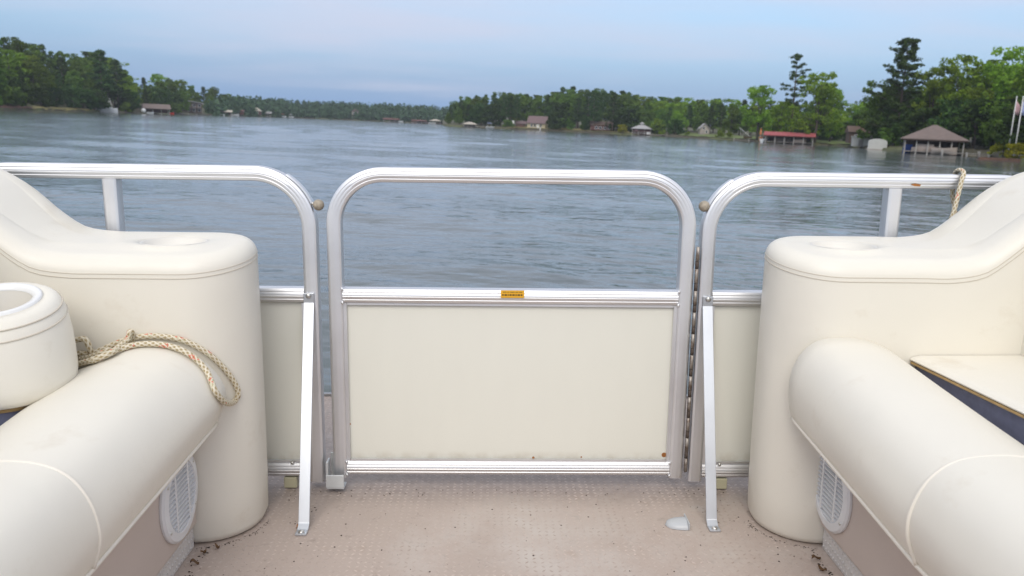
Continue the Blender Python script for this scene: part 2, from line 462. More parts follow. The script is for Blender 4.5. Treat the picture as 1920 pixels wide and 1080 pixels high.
# raised lugs of the tread pattern
m = MB(); sp = .0155
for i in range(int(1.26 / sp)):
    for j in range(int(1.4 / sp)):
        x = -.63 + (i + .5) * sp + rnd.uniform(-.0008, .0008); y = -.72 + (j + .5) * sp + rnd.uniform(-.0008, .0008)
        if abs(x) > .63: continue
        a = PI / 4 if (i + j) % 2 else -PI / 4
        c, s_ = math.cos(a), math.sin(a); l2, w2 = .0056, .0023
        hgt = .0013 + rnd.uniform(-.0007, .0003)
        m.add([(x + c * l2, y + s_ * l2, .0002), (x - s_ * w2, y + c * w2, .0002), (x - c * l2, y - s_ * l2, .0002), (x + s_ * w2, y - c * w2, .0002), (x, y, hgt)],
              [(0, 1, 4), (1, 2, 4), (2, 3, 4), (3, 0, 4)])
o = m.build('tread_lugs', 'lug', deck, smooth=False); o['kind'] = 'stuff'

# ------------------------------------------------------------------ extruded rail
H = .016


def section(k=1.0):
    """front face slightly crowned, three shallow flutes, rounded corners"""
    cr_ = lambda v: .0016 * (v / .0125) ** 2
    pts = [(-.0125, cr_(-.0125))]
    for g in (-.0075, 0, .0075):
        pts += [(g - .0014, cr_(g)), (g - .0005, cr_(g) + .0007 * k), (g + .0005, cr_(g) + .0007 * k), (g + .0014, cr_(g))]
    pts += [(.0125, .0016), (.0148, .0030), (H, .0058), (H, .0285), (.0135, .032), (-.0135, .032), (-H, .0285), (-H, .0058), (-.0148, .0030)]
    return pts




def rail(mb, path, y0=0.0, caps=True):
    """path: list of (x, z) centre-line points in the fence plane"""
    P = [Vector((p[0], p[1])) for p in path]; rings = []
    for i, p in enumerate(P):
        t = (P[min(i + 1, len(P) - 1)] - P[max(i - 1, 0)]).normalized(); n = Vector((-t.y, t.x))
        rings.append([(p.x + n.x * a, y0 + b, p.y + n.y * a) for a, b in section(.04 + .96 * abs(t.x) ** 1.5)])
    mb.rings(rings, True, caps, caps)


def arc(cx, cz, r, a0, a1, n=20):
    return [(cx + r * math.cos(a0 + (a1 - a0) * i / n), cz + r * math.sin(a0 + (a1 - a0) * i / n)) for i in range(n + 1)]


def straight(a, b, n=2):
    return [(a[0] + (b[0] - a[0]) * i / n, a[1] + (b[1] - a[1]) * i / n) for i in range(n + 1)]


def screw(parent, c, nrm='y', r=.0055):
    mb = MB()
    if nrm == 'y': mb.lathe(c, [(r, 0), (r, -.002), (r * .6, -.004), (.0005, -.0045)], 12, 'Y', False, True)
    else: mb.lathe(c, [(r, 0), (r, .002), (r * .6, .004), (.0005, .0045)], 12, 'Z', False, True)
    return mb.build('screw', 'steel', parent, smooth=True)


# ------------------------------------------------------------------ gate
gate = boat_thing('gate', (0, .016, 0), 'aluminium framed swing gate with a cream panel in the middle of the railing', 'gate')
XC, ZT, RA = .389, .724, .108
path = straight((-XC, .03), (-XC, ZT - RA), 6)[:-1] + arc(-XC + RA, ZT - RA, RA, PI, PI / 2)[:-1] + straight((-XC + RA, ZT), (XC - RA, ZT), 6)[:-1] \
    + arc(XC - RA, ZT - RA, RA, PI / 2, 0)[:-1] + straight((XC, ZT - RA), (XC, .03), 6)
m = MB(); rail(m, path); m.build('frame', 'alu', gate, True, angle=.6)
m = MB(); rail(m, straight((-.3735, .4575), (.3735, .4575)), .0005); m.build('middle_rail', 'alu', gate, True, angle=.6)
m = MB(); rail(m, straight((-.3735, .052), (.3735, .052)), .0005); m.build('bottom_rail', 'alu', gate, True, angle=.6)
m = MB(); m.box((0, .0155, .2545), (.752, .004, .376)); m.build('panel', 'panel', gate, bevel=.001)
m = MB()
for sx in (-1, 1):      # side channels that hold the panel
    m.box((sx * .3695, .012, .2545), (.007, .010, .373))
m.box((0, .011, .4385), (.73, .008, .005)); m.box((0, .0105, .0705), (.73, .009, .0055))
m.build('panel_channel', 'alu', gate)
for sx in (-1, 1):
    for z in (.473, .4425, .068, .037):
        m = MB(); m.tube([(sx * .3732, -.0005, z - .004), (sx * .3732, -.0012, z), (sx * .3732, -.0005, z + .004)], [.0015, .0032, .0015], 8)
        m.build('weld_bead', 'alu', gate, True)
# warning sticker wrapped on the middle rail
st = MB().box((.0025, -.0012, .4655), (.052, .0012, .0165)).build('warning_sticker', 'sticker', gate)
st['label'] = 'small yellow and orange warning sticker with a line of dark lettering'
m = MB()
xs = -.0205
for wd in (.0035, .0052, .0022, .0046, .0050, .0028, .0056, .0034):
    m.box((xs + wd / 2, -.0020, .4635), (wd, .0004, .0036)); xs += wd + .0018
m.build('lettering', 'ink', st)
m = MB(); xs = -.019
for wd in (.008, .004, .010, .006, .007): m.box((xs + wd / 2, -.0020, .4700), (wd, .0004, .0012)); xs += wd + .002
m.build('small_print', 'ink', st)
# piano hinge on the right post
hg = MB().box((.4105, .006, .30), (.003, .010, .51)).build('hinge', 'hinge_dark', gate)
zz = .048; k = 0
while zz < .545:
    ln = .033 if k % 2 == 0 else .0165
    mb = MB(); mb.lathe((.4108, -.0005, zz), [(.0005, 0), (.0041 if k % 2 == 0 else .0037, .0003), (.0041 if k % 2 == 0 else .0037, ln - .0008), (.0005, ln - .0005)], 10)
    mb.build('knuckle', 'hinge' if k % 2 == 0 else 'hinge_dark', hg, True)
    zz += ln; k += 1
# rust and grime spots along the foot of the panel
for (px, py, r_) in ((1245, 853, .006), (1000, 858, .003), (656, 795, .0025), (880, 860, .002), (1090, 857, .002)):
    p = on_y(px, py, .0133); m = MB(); m.lathe((p.x, .0134, p.z), [(r_, 0), (r_ * .7, -.0005), (.0003, -.0006)], 9, 'Y', False, True); m.build('rust_spot', 'rust', gate)

# ------------------------------------------------------------------ fences either side


def fence(s, name, label, xpost, xup, zb):
    """s = -1 left, +1 right; all x given as |x|"""
    f = boat_thing('railing', (s * .8, .016, 0), label, 'railing')
    R_ = .118
    pth = [(s * 1.20, .03)] + [(s * 1.20, .2), (s * 1.20, ZT - R_)]
    a0, a1 = (PI, PI / 2) if s < 0 else (0, PI / 2)
    pth += arc(s * (1.20 - R_), ZT - R_, R_, a0, a1)[1:]
    pth += straight((s * (1.20 - R_), ZT), (s * (xpost + R_), ZT), 4)[1:-1]
    a0, a1 = (PI / 2, 0) if s < 0 else (PI / 2, PI)
    pth += arc(s * (xpost + R_), ZT - R_, R_, a0, a1)
    pth += straight((s * xpost, ZT - R_), (s * xpost, zb), 5)[1:]
    m = MB(); rail(m, pth); m.build('frame', 'alu', f, True, angle=.6)
    for nm, z in (('middle_rail', .4575), ('bottom_rail', .047)):
        m = MB(); rail(m, straight((s * 1.185, z), (s * (xpost + .0155), z)), .0005); m.build(nm, 'alu', f, True, angle=.6)
    m = MB(); rail(m, straight((s * xup, .473), (s * xup, ZT - .0155), 2), .0005); m.build('upright', 'alu', f, True, angle=.6)
    m = MB(); m.box((s * (1.185 + xpost) / 2, .0155, .2525), (1.185 - xpost - .03, .004, .385)); m.build('panel', 'panel', f, bevel=.001)
    m = MB(); m.box((s * (xpost + .0195), .012, .252), (.007, .010, .376)); m.box((s * (1.185 + xpost) / 2, .0105, .066), (1.185 - xpost - .05, .009, .0055))
    m.build('panel_channel', 'alu', f)
    screw(f, (s * (xpost + .055), -.0005, .066), 'y', .004)
    m = MB(); m.box((s * (xpost + .062), .012, .0155), (.030, .020, .026)); m.build('spacer', 'spacer', f, bevel=.002)
    # brace: flat bar from the middle rail down to the deck
    fx, fy = (-.431, -.187) if s < 0 else (.430, -.168)
    top = Vector((s * (xpost + .004), -.003, .452)); ft = Vector((fx, fy, .012))
    d = (ft - top).normalized()
    m = MB(); wv = Vector((.0115, 0, 0)); nv = wv.cross(d).normalized() * .0022
    tip = top - Vector((0, 0, 0))
    pts = [top + Vector((0, 0, .012)), top + Vector((0, 0, -.010)), ft, ft + Vector((0, -.014, -.0095)), ft + Vector((0, -.034, -.0095))]
    ring = []
    for i, p in enumerate(pts):
        t = (pts[min(i + 1, 4)] - pts[max(i - 1, 0)]).normalized(); nn = Vector((1, 0, 0)).cross(t).normalized() * .0022
        ring.append([p + wv + nn, p - wv + nn, p - wv - nn, p + wv - nn])
    m.rings(ring)
    br = m.build('brace', 'alu_bright', f, bevel=.0008)
    screw(br, (top.x, -.006, .4585), 'y', .006)
    screw(br, (ft.x, ft.y - .026, .0045), 'z', .0062)
    # bumper: rubber ball on a strip along the bend
    cx, cz = s * (xpost + R_), ZT - R_
    aa = [math.radians(v) for v in np.linspace(24, 58, 12)]
    m = MB(); rr = []
    for a in aa:
        px_, pz_ = -s * math.cos(a), math.sin(a); r0, r1 = R_ + H + .0003, R_ + H + .0042
        rr.append([(cx + px_ * r0, .004, cz + pz_ * r0), (cx + px_ * r1, .006, cz + pz_ * r1), (cx + px_ * r1, .024, cz + pz_ * r1), (cx + px_ * r0, .027, cz + pz_ * r0)])
    m.rings(rr); m.build('bumper_strip', 'strip', f, True, angle=.6)
    bc = Vector((s * .4215, .010, .657 if s < 0 else .664))
    m = MB()
    prof = [(.0004, -.0125), (.005, -.0115), (.0092, -.0085), (.0118, -.004), (.0122, 0), (.0115, .005), (.009, .0088), (.005, .0112), (.0004, .012)]
    m.lathe(bc, prof, 16, 'Y', True, True)
    bl = m.build('bumper_ball', 'ball', f, True)
    m = MB(); m.tube([bc + Vector((s * .006, 0, 0)), bc + Vector((s * .020, 0, .006))], .004, 8); m.build('stem', 'steel', bl, True)
    return f


fl_ = fence(-1, 'left', 'front railing left of the gate with a catch bracket at its foot', .4425, .865, .017)
fr_ = fence(1, 'right', 'front railing right of the gate, hinge side, rust mark on its top rail', .4345, .840, .022)
# catch bracket at the gate's free foot
m = MB()
m.box((-.4155, -.004, .044), (.005, .030, .060)); m.box((-.3975, -.0205, .0295), (.041, .004, .031)); m.box((-.397, -.004, .0125), (.040, .034, .004))
m.box((-.4085, .0345, .046), (.016, .004, .064))
m.build('catch_bracket', 'bracket', fl_, bevel=.0015)
p = on_y(1718, 347, -.001)
m = MB(); m.add([(p.x - .012, -.0006, p.z + .001), (p.x - .003, -.0007, p.z + .0035), (p.x + .011, -.0006, p.z + .001), (p.x + .008, -.0007, p.z - .003), (p.x - .004, -.0007, p.z - .0025)], [(0, 1, 2, 3, 4)])
m.build('rust_mark', 'rust', fr_)
m = MB(); p = on_y(567, 985, -.18); m.lathe((p.x - .003, -.186, .004), [(.008, -.003), (.007, .004), (.0005, .006)], 9, 'Z', True, True); m.build('rust_crust', 'rust', fl_, True)

# ------------------------------------------------------------------ lounge benches
ZT_X = [.50, .78, .84, .90, .95, 1.0, 1.05, 1.1, 1.16]
ZT_L = [.600, .600, .601, .611, .645, .690, .722, .745, .755]
ZT_R = [.606, .606, .606, .618, .655, .700, .733, .752, .760]


def outline(x0, x1, y0, y1, r_end, d, n=10):
    """rounded rectangle seen from above (|x| grows towards the boat's side), inset by d"""
    x0 += d; x1 -= d; y0 += d; y1 -= d
    ra = max(r_end - d, .004); rb = max(.03 - d, .003); P = []
    for cx, cy, r, a in ((x0 + ra, y0 + ra, ra, PI), (x1 - rb, y0 + rb, rb, 1.5 * PI), (x1 - rb, y1 - rb, rb, 0), (x0 + ra, y1 - ra, ra, PI / 2)):
        for k in range(n + 1):
            t = a + k / n * PI / 2; P.append((cx + r * math.cos(t), cy + r * math.sin(t)))
    # fill the long sides so that the rising top is smooth
    Q = []
    for i, p in enumerate(P):
        Q.append(p); q = P[(i + 1) % len(P)]
        if i in (n, 3 * n + 2 - 0 - 0) or (i == 2 * n + 1):
            kk = 26 if i != 2 * n + 1 and i != n + 0.5 else 26
            for j in range(1, kk): Q.append((p[0] + (q[0] - p[0]) * j / kk, p[1] + (q[1] - p[1]) * j / kk))
    return Q


def make_bench(s, lab, ZTs, prof_far, prof_near, y_far, cup_c):
    b = boat_thing('lounge_bench', (s * .85, -1.0, 0), lab, 'bench')
    x0, x1, y0, y1, re = .521, 1.16, -.264, -.022, .113
    fil = .031

    def zt(x, y):
        v = (y - (y0 + y1) / 2) / ((y1 - y0) / 2)
        return smooth_interp(x, ZT_X, ZTs) - .006 * v * v + .012 * v - .003

    rings = []
    for z, d in ((.001, .014), (.006, .006), (.018, .001)):
        rings.append([(s * x, y, z) for x, y in outline(x0, x1, y0, y1, re, d)])
    for k in range(1, 9):
        fr = k / 8
        bul = .0015 * math.sin(fr * PI)
        rings.append([(s * x, y, .018 + (zt(x, y) - fil - .018) * fr) for x, y in outline(x0, x1, y0, y1, re, -bul)])
    for k in range(1, 8):
        t = k / 8 * PI / 2; d = fil * (1 - math.cos(t))
        rings.append([(s * x, y, zt(x, y) - fil + fil * math.sin(t)) for x, y in outline(x0, x1, y0, y1, re, d)])
    inner = outline(x0, x1, y0, y1, re, fil)
    rc = .064
    circ = []
    for x, y in inner:
        a = math.atan2(y - cup_c[1], x - cup_c[0]); circ.append((cup_c[0] + rc * math.cos(a), cup_c[1] + rc * .98 * math.sin(a)))
    zc = zt(*cup_c) + .001
    for k in range(0, 11):
        t = k / 10
        R1 = []
        for (xa, ya), (xb, yb) in zip(inner, circ):
            x, y = xa + (xb - xa) * t, ya + (yb - ya) * t
            z = zt(x, y)
            R1.append((s * x, y, z * (1 - t ** 3) + zc * t ** 3))
        rings.append(R1)
    # turn down into the cup recess
    rings.append([(s * x, y, zc - .006) for x, y in circ])
    m = MB(); m.rings(rings, True, True, False)
    arm = m.build('armrest', 'vinyl', b, True)
    # seam with a double row of stitching below the padded top
    for dz, nm, r_ in ((.002, 'seam', .0009), (-.006, 'seam', .0007)):
        pts = [Vector((s * x, y, zt(x, y) - fil + dz)) for x, y in outline(x0, x1, y0, y1, re, -.0006 if dz < 0 else .0002)]
        half = [p for p in pts]
        m = MB(); m.tube(half + [half[0]], r_, 6, False); m.build(nm, 'thread', arm, True)
    m = MB()
    c = (s * cup_c[0], cup_c[1], zc)
    m.lathe(c, [(.0648, -.004), (.0645, -.0005), (.0620, .0004), (.059, -.0012), (.055, -.010), (.046, -.0155), (.03, -.018), (.0008, -.0185)], 40)
    m.build('cup_holder', 'cup', arm, True)
    # roll front of the seat
    A = [(p.x, p.y) for p in resample(catmull([(x, z, 0) for x, z in prof_far], 10), 40)]
    B = [(p.x, p.y) for p in resample(catmull([(x, z, 0) for x, z in prof_near], 10), 40)]
    rr = []
    ys = [(y_far + .0, .016), (y_far - .003, .006), (y_far - .010, .0)] + [(y, 0) for y in np.linspace(y_far - .05, -2.3, 16)]
    for y, ins in ys:
        t = min(max((y_far - y) / (.75 + y_far + 0.0 if False else (.75 + y_far) if False else (.75 - abs(y_far))), 0), 1)
        prof = [(a[0] + (c_[0] - a[0]) * t, a[1] + (c_[1] - a[1]) * t) for a, c_ in zip(A, B)]
        cx = sum(p[0] for p in prof) / 40; cz = sum(p[1] for p in prof) / 40
        prof = [(cx + (x - cx) * (1 - ins / .12), cz + (z - cz) * (1 - ins / .08)) for x, z in prof]
        low = min(prof[0][1], prof[-1][1])
        ring = [(s * x, y, z) for x, z in prof] + [(s * prof[-1][0], y, prof[0][1] + .002), (s * (prof[0][0] + .05), y, prof[0][1] - .001)]
        rr.append(ring)
    m = MB(); m.rings(rr)
    roll = m.build('seat_roll', 'vinyl', b, True)
    md_ = roll.modifiers.new('edge', 'EDGE_SPLIT') if False else None
    # piped seam across the roll, and the piping under its lip
    pr = [Vector((s * x, -.752, z)) for x, z in B]
    cx = sum(p.x for p in pr) / 40; cz = sum(p.z for p in pr) / 40
    m = MB(); m.tube(pr, .0036, 8); m.build('piping', 'piping', roll, True)
    m = MB(); m.tube([(s * (A[0][0] + .001), y_far - .004, A[0][1])] + [(s * (A[0][0] + (B[0][0] - A[0][0]) * t), y_far + (-.75 - y_far) * t, A[0][1] + (B[0][1] - A[0][1]) * t - .001) for t in np.linspace(.05, 1, 8)] + [(s * B[0][0], -2.3, B[0][1])], .0038, 8)
    m.build('piping', 'piping', roll, True)
    # base
    m = MB(); m.box((s * .875, -1.283, .1), (.49, 2.036, .2)); m.build('plinth', 'toe', b, bevel=.003)
    m = MB(); m.box((s * .872, -1.283, .155), (.504, 2.03, .205)); pan = m.build('base_panel', 'taupe', b, bevel=.006)
    # small lugs on the plinth strip
    m = MB()
    for i in range(70):
        for j in range(3):
            y = -.275 - i * .012 + (j % 2) * .006; z = .009 + j * .015; x = s * .6299
            m.add([(x, y - .003, z), (x, y, z + .0045), (x, y + .003, z), (x, y, z - .0045), (x - s * .0022, y, z)], [(0, 1, 4), (1, 2, 4), (2, 3, 4), (3, 0, 4)])
    o = m.build('plinth_lugs', 'toe', b); o['kind'] = 'stuff'
    # storage liner seen in the gap behind the roll
    m = MB(); m.box((s * .965, -1.283, .318), (.32, 2.03, .05)); m.build('storage_liner', 'blue', b)
    # backrest along the boat's side
    rr = []
    for y in list(np.linspace(-.25, -2.3, 8)):
        P = [(.99, .30), (.985, .42), (.995, .60), (1.01, .70), (1.04, .742), (1.08, .757), (1.12, .752), (1.15, .72), (1.16, .60), (1.16, .10), (1.05, .10)]
        rr.append([(s * x, y, z) for x, z in P])
    m = MB(); m.rings(rr); m.build('backrest', 'vinyl', b, True, angle=.9)
    return b, arm, roll, pan


PL_FAR = [(.570, .262), (.560, .285), (.547, .328), (.570, .372), (.615, .406), (.665, .419), (.72, .419), (.775, .400), (.82, .370), (.828, .340)]
PL_NEAR = [(.582, .232), (.574, .254), (.569, .285), (.578, .328), (.602, .364), (.640, .382), (.695, .385), (.755, .372), (.80, .352), (.806, .325)]
PR_FAR = [(.546, .278), (.538, .300), (.534, .362), (.553, .411), (.590, .438), (.66, .441), (.715, .422), (.752, .394), (.775, .362), (.780, .335)]
PR_NEAR = [(.550, .238), (.541, .258), (.532, .285), (.533, .320), (.553, .364), (.593, .392), (.665, .398), (.722, .384), (.758, .358), (.766, .33)]
bl_, arm_l, roll_l, pan_l = make_bench(-1, 'cream vinyl lounge bench on the left with a round armrest and seat roll', ZT_L, PL_FAR, PL_NEAR, -.266, (.675, -.150))
br_, arm_r, roll_r, pan_r = make_bench(1, 'cream vinyl lounge bench on the right with a round armrest and seat roll', ZT_R, PR_FAR, PR_NEAR, -.262, (.668, -.150))


def speaker(s, parent, yc, zc):
    x = s * .6195
    R_ = .085
    sp_ = MB()
    ax = []
    for r_, h in ((R_, 0), (R_, .004), (R_ - .004, .008), (.066, .0095), (.0645, .007), (.0635, .0005), (.0005, .0003)):
        ax.append((r_, -s * h))
    sp_.lathe((x, yc, zc), ax, 40, 'X', True, False)
    o = sp_.build('speaker', 'speaker', parent, True, angle=.5)
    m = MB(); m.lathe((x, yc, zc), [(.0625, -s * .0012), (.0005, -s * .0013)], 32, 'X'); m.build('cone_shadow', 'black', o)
    for k in range(14):
        z = -.0585 + k * .009; hw = math.sqrt(max(.0632 ** 2 - z * z, 0))
        if hw < .006: continue
        m = MB(); m.box((x - s * .0065, yc, zc + z), (.005, 2 * hw, .0036), Matrix.Rotation(-s * .35, 3, 'Y')); m.build('slat', 'speaker', o)
    for dy_ in (-.03, .03):
        m = MB(); m.box((x - s * .0075, yc + dy_, zc), (.004, .007, 2 * math.sqrt(.063 ** 2 - dy_ ** 2))); m.build('rib', 'speaker', o)
    for a in (35, 145, 215, 325):
        a = math.radians(a); c = (x - s * .0085, yc + .075 * math.cos(a), zc + .075 * math.sin(a))
        m = MB(); m.lathe(c, [(.0035, 0), (.003, -s * .0015), (.0003, -s * .0018)], 8, 'X'); m.build('screw', 'steel', o, True)
    return o


speaker(-1, bl_, -.357, .152)
speaker(1, br_, -.315, .152)

# seat lid on the right bench: padded board, its plywood edge showing above the open storage gap
lid = boat_thing('seat_lid', (.95, -.7, .345), 'cream seat lid with a plywood edge above the blue storage gap on the right bench', 'seat lid')
E_ = [(.7675, -.268), (.793, -.578), (.82, -1.0), (.83, -1.6)]
m = MB(); rr = []
for x, y in E_:
    rr.append([(x + .008, y, .394), (x + .001, y, .3955), (x, y, .398), (x + .004, y, .402), (x + .02, y, .405), (.985, y, .407), (.985, y, .394)])
m.rings(rr); m.build('cushion', 'vinyl', lid, True, angle=.8)
m = MB(); rr = [[(x + .001, y - .001, .3895), (x + .001, y - .001, .3938), (.98, y - .001, .3938), (.98, y - .001, .3895)] for x, y in E_]
m.rings(rr); m.build('plywood_board', 'wood', lid)
m = MB(); rr = [[(x + .012, y - .001, .344), (x + .012, y - .001, .3893), (x + .03, y - .001, .3893), (x + .03, y - .001, .344)] for x, y in E_]
m.rings(rr); m.build('lining', 'blue', lid)

# padded pod with a cup holder on the left bench
pod = boat_thing('cup_holder_pod', (-.885, -.43, .335), 'round padded cup holder pod standing on the left bench', 'armrest pod')
pc = Vector((-.869, -.43)); m = MB(); rings = []


def pod_ring(rad, z, tilt, squash=1.0, n=40):
    R1 = []
    for k in range(n):
        a = 2 * PI * k / n; x = pc.x + rad * math.cos(a); y = pc.y + rad * squash * math.sin(a)
        R1.append((x, y, z + tilt * (.20 * (y - pc.y) - .03 * (x - pc.x))))
    return R1


PODP = [(.092, .372, 0), (.104, .376, 0), (.111, .388, .1), (.1135, .41, .3), (.1125, .44, .5), (.110, .47, .75), (.106, .495, 1), (.103, .508, 1), (.098, .520, 1), (.092, .528, 1), (.085, .532, 1), (.0665, .533, 1), (.065, .528, 1)]
for r_, z, t in PODP: rings.append(pod_ring(r_, z, t))
m.rings(rings, True, True, False); pb = m.build('padded_body', 'vinyl', pod, True)
for r_, z in ((.0988, .5205), (.1046, .5035)):
    m = MB(); R1 = pod_ring(r_, z, 1); m.tube(R1 + [R1[0]], .0013, 6, False); m.build('seam', 'thread', pb, True)
m = MB(); rr = [pod_ring(r_, z, 1) for r_, z in ((.0695, .532), (.0690, .5365), (.065, .538), (.0555, .535), (.0545, .529))]
m.rings(rr, True, False, False); m.build('cup_ring', 'ring', pod, True)
m = MB(); m.rings([pod_ring(r_, z, 1) for r_, z in ((.0544, .5288), (.0525, .50), (.050, .435), (.045, .428), (.01, .427))], True, False, True); m.build('cup_well', 'cup', pod, True)
m = MB(); m.rings([pod_ring(.091, .366, 0), pod_ring(.093, .3718, 0)]); m.build('base_board', 'wood', pod)
m = MB(); m.rings([pod_ring(.083, .344, 0), pod_ring(.085, .3658, 0)]); m.build('foot', 'blue', pod)

# ------------------------------------------------------------------ ropes


def rope_mesh(name, runs, parent=None, org=(0, 0, 0), r=.0053, label=None, group=None, cat='rope'):
    V = []; F = []; Cc = []
    NS = 18
    for path in runs:
        P = catmull(path, 14); ln = sum((b - a).length for a, b in zip(P, P[1:]))
        n = max(int(ln / .0019), 8); P = resample(P, n); prevx = None; base = len(V); s_ = 0
        for i, p in enumerate(P):
            t = (P[min(i + 1, n - 1)] - P[max(i - 1, 0)]).normalized()
            if prevx is None:
                a = Vector((0, 0, 1)) if abs(t.z) < .9 else Vector((1, 0, 0)); x = a.cross(t).normalized()
            else: x = (prevx - t * prevx.dot(t)).normalized()
            prevx = x; y = t.cross(x); s_ = i * ln / (n - 1)
            endk = min(1, .35 + i * .25, .35 + (n - 1 - i) * .25)
            for k in range(NS):
                th = 2 * PI * k / NS
                a1 = 4 * th + s_ * 2 * PI / .0135; a2 = 4 * th - s_ * 2 * PI / .0135
                h1, h2 = math.cos(a1), math.cos(a2); hh = max(h1, h2)
                rad = r * endk * (1 + .13 * hh - .05)
                V.append(p + (x * math.cos(th) + y * math.sin(th)) * rad)
                g = min(max((hh + .1) / .9, 0), 1)
                col = Vector((.34, .25, .11)).lerp(Vector((.74, .68, .55)), g)
                strand = int((a1 / (2 * PI)) % 4); seg = int(s_ / .021)
                if h1 > h2 and strand == 0 and seg % 3 == 0 and (th < 2.2 or th > 5.2): col = Vector((.62, .10, .06))
                elif h2 > h1 and int((a2 / (2 * PI)) % 4) == 2 and seg % 3 == 0: col = Vector((.62, .60, .44))
                Cc.append((*col, 1))
        for i in range(n - 1):
            for k in range(NS):
                k2 = (k + 1) % NS
                F.append((base + i * NS + k, base + i * NS + k2, base + (i + 1) * NS + k2, base + (i + 1) * NS + k))
        F.append(tuple(base + k for k in reversed(range(NS)))); F.append(tuple(base + (n - 1) * NS + k for k in range(NS)))
    me = bpy.data.meshes.new(name); o_ = Vector(org)
    me.from_pydata([v - o_ for v in V], [], F); me.materials.append(M['rope'])
    ca = me.color_attributes.new('yarn', 'FLOAT_COLOR', 'POINT'); ca.data.foreach_set('color', np.array(Cc, dtype=np.float32).ravel())
    me.shade_smooth()
    o = bpy.data.objects.new(name, me); COL.objects.link(o); o.matrix_world = BOAT @ Matrix.Translation(o_)
    tag(o, label, cat, group); return o


mr_ = bpy.data.materials.new('braided rope'); mr_.use_nodes = True
vc = mr_.node_tree.nodes.new('ShaderNodeVertexColor'); vc.layer_name = 'yarn'
mr_.node_tree.links.new(vc.outputs[0], mr_.node_tree.nodes['Principled BSDF'].inputs['Base Color']); mr_.node_tree.nodes['Principled BSDF'].inputs['Roughness'].default_value = .75
M['rope'] = mr_


def bvh_of(objs):
    V, F = [], []
    for o in objs:
        k = len(V); off = ORG[(o.parent if o.parent.parent is None else o.parent.parent).name]
        V += [v.co + off for v in o.data.vertices]; F += [tuple(i + k for i in p.vertices) for p in o.data.polygons]
    return BVHTree.FromPolygons(V, F)


bvh = bvh_of([arm_l, roll_l])


def lay(pts, lift=.0068):
    res = []
    for q in pts:
        px, py = q[0], q[1]; ex = q[2] if len(q) > 2 else 0
        o, d = boat_ray(px, py); h = bvh.ray_cast(o, d)
        p = h[0] if h[0] is not None else o + d * 1.6
        nn = h[1] if h[1] is not None else -d
        if nn.dot(d) > 0: nn = -nn
        p = p + nn * lift - d * ex
        res.append(p)
    return res


loop = lay([(85, 668, .004), (115, 664, .004), (150, 661, .004), (178, 660, .004), (212, 646, .002), (250, 632), (300, 629), (348, 638), (390, 662), (420, 692), (438, 720), (443, 738), (434, 753), (415, 753), (399, 738), (390, 716), (381, 697), (362, 677, .002), (335, 661, .002), (298, 652), (255, 653), (215, 666), (185, 680), (160, 686), (130, 688), (95, 690)])
over = lay([(90, 700, .008), (118, 696, .012), (150, 690, .014), (180, 680, .014), (210, 668, .016), (232, 652, .018), (243, 634, .02), (247, 620, .016), (252, 626, .006), (250, 640, .0)])
bight = lay([(95, 648, .004), (125, 642, .008), (145, 636, .01), (160, 634, .014), (167, 640, .018), (171, 652, .018), (177, 668, .016), (180, 682, .01)])
back = lay([(90, 676, .002), (128, 672, .003), (150, 672, .003), (172, 676, .003), (196, 668, .003), (212, 660, .0)])
rope_mesh('rope', [loop, over, bight, back], org=(-.7, -.3, .42), label='cream braided rope with red flecks lying in a loop on the left bench')
rp = [on_y(1778, 425, -.018), on_y(1788, 398, -.018), on_y(1797, 362, -.0125), on_y(1803, 338, -.009), on_y(1807, 326, -.004)]
rp += [Vector((rp[-1].x + .002, .006, .748)), Vector((rp[-1].x + .002, .020, .749)), Vector((rp[-1].x + .004, .036, .742)), Vector((rp[-1].x + .004, .041, .72)), Vector((rp[-1].x + .006, .040, .69)),
       Vector((rp[-1].x + .012, .040, .67)), Vector((rp[-1].x + .018, .040, .64)), Vector((rp[-1].x + .022, .040, .60))]
rope_mesh('rope', [rp], org=(.97, 0, .70), r=.0048, label='braided rope hung over the top rail on the right, dropping behind the armrest')

# ------------------------------------------------------------------ small things on the deck
cpn = on_deck(1268, 985)
cap = boat_thing('plastic_cap', (cpn.x, cpn.y, 0), 'small white plastic cap lying on the deck by the right brace', 'cap')
m = MB(); rings = []
for t in np.linspace(0, 1, 9):
    rad = .023 * math.sqrt(max(1 - t ** 2, 0)) ** .8 + .001
    rings.append([(cpn.x + .020 - t * .044 + .0, cpn.y + rad * math.cos(a), .001 + max(rad * .62 * math.sin(a), 0)) for a in np.linspace(0, PI, 12)])
m.rings(rings, True, True, True); m.build('shell', 'cap', cap, True, angle=.9)
m = MB(); m.box((cpn.x + .022, cpn.y, .0085), (.003, .048, .016)); m.build('flange', 'cap', cap, bevel=.002)


def leaf(px, py, ln, a, label):
    p = on_deck(px, py); m = MB(); c, s_ = math.cos(a), math.sin(a); pts = []
    for i in range(7):
        t = i / 6; wd = ln * .22 * math.sin(PI * t) ** .8 + .0003; cu = .004 * math.sin(t * 5 + a) + .004
        for sgn, lift in ((-1, .003), (0, 0), (1, .004)):
            x, y = (t - .5) * ln, sgn * wd
            pts.append((p.x + x * c - y * s_, p.y + x * s_ + y * c, .0012 + cu + lift))
    fs = []
    for i in range(6):
        for j in range(2): fs.append((i * 3 + j, i * 3 + j + 1, (i + 1) * 3 + j + 1, (i + 1) * 3 + j))
    m.add(pts, fs); o = m.build('dry_leaf', 'leaf_dry', None, True, org=(p.x, p.y, 0), frame=BOAT)
    sl = o.modifiers.new('thick', 'SOLIDIFY'); sl.thickness = .0006
    tag(o, label, 'leaf', 'leaf scraps on the deck')


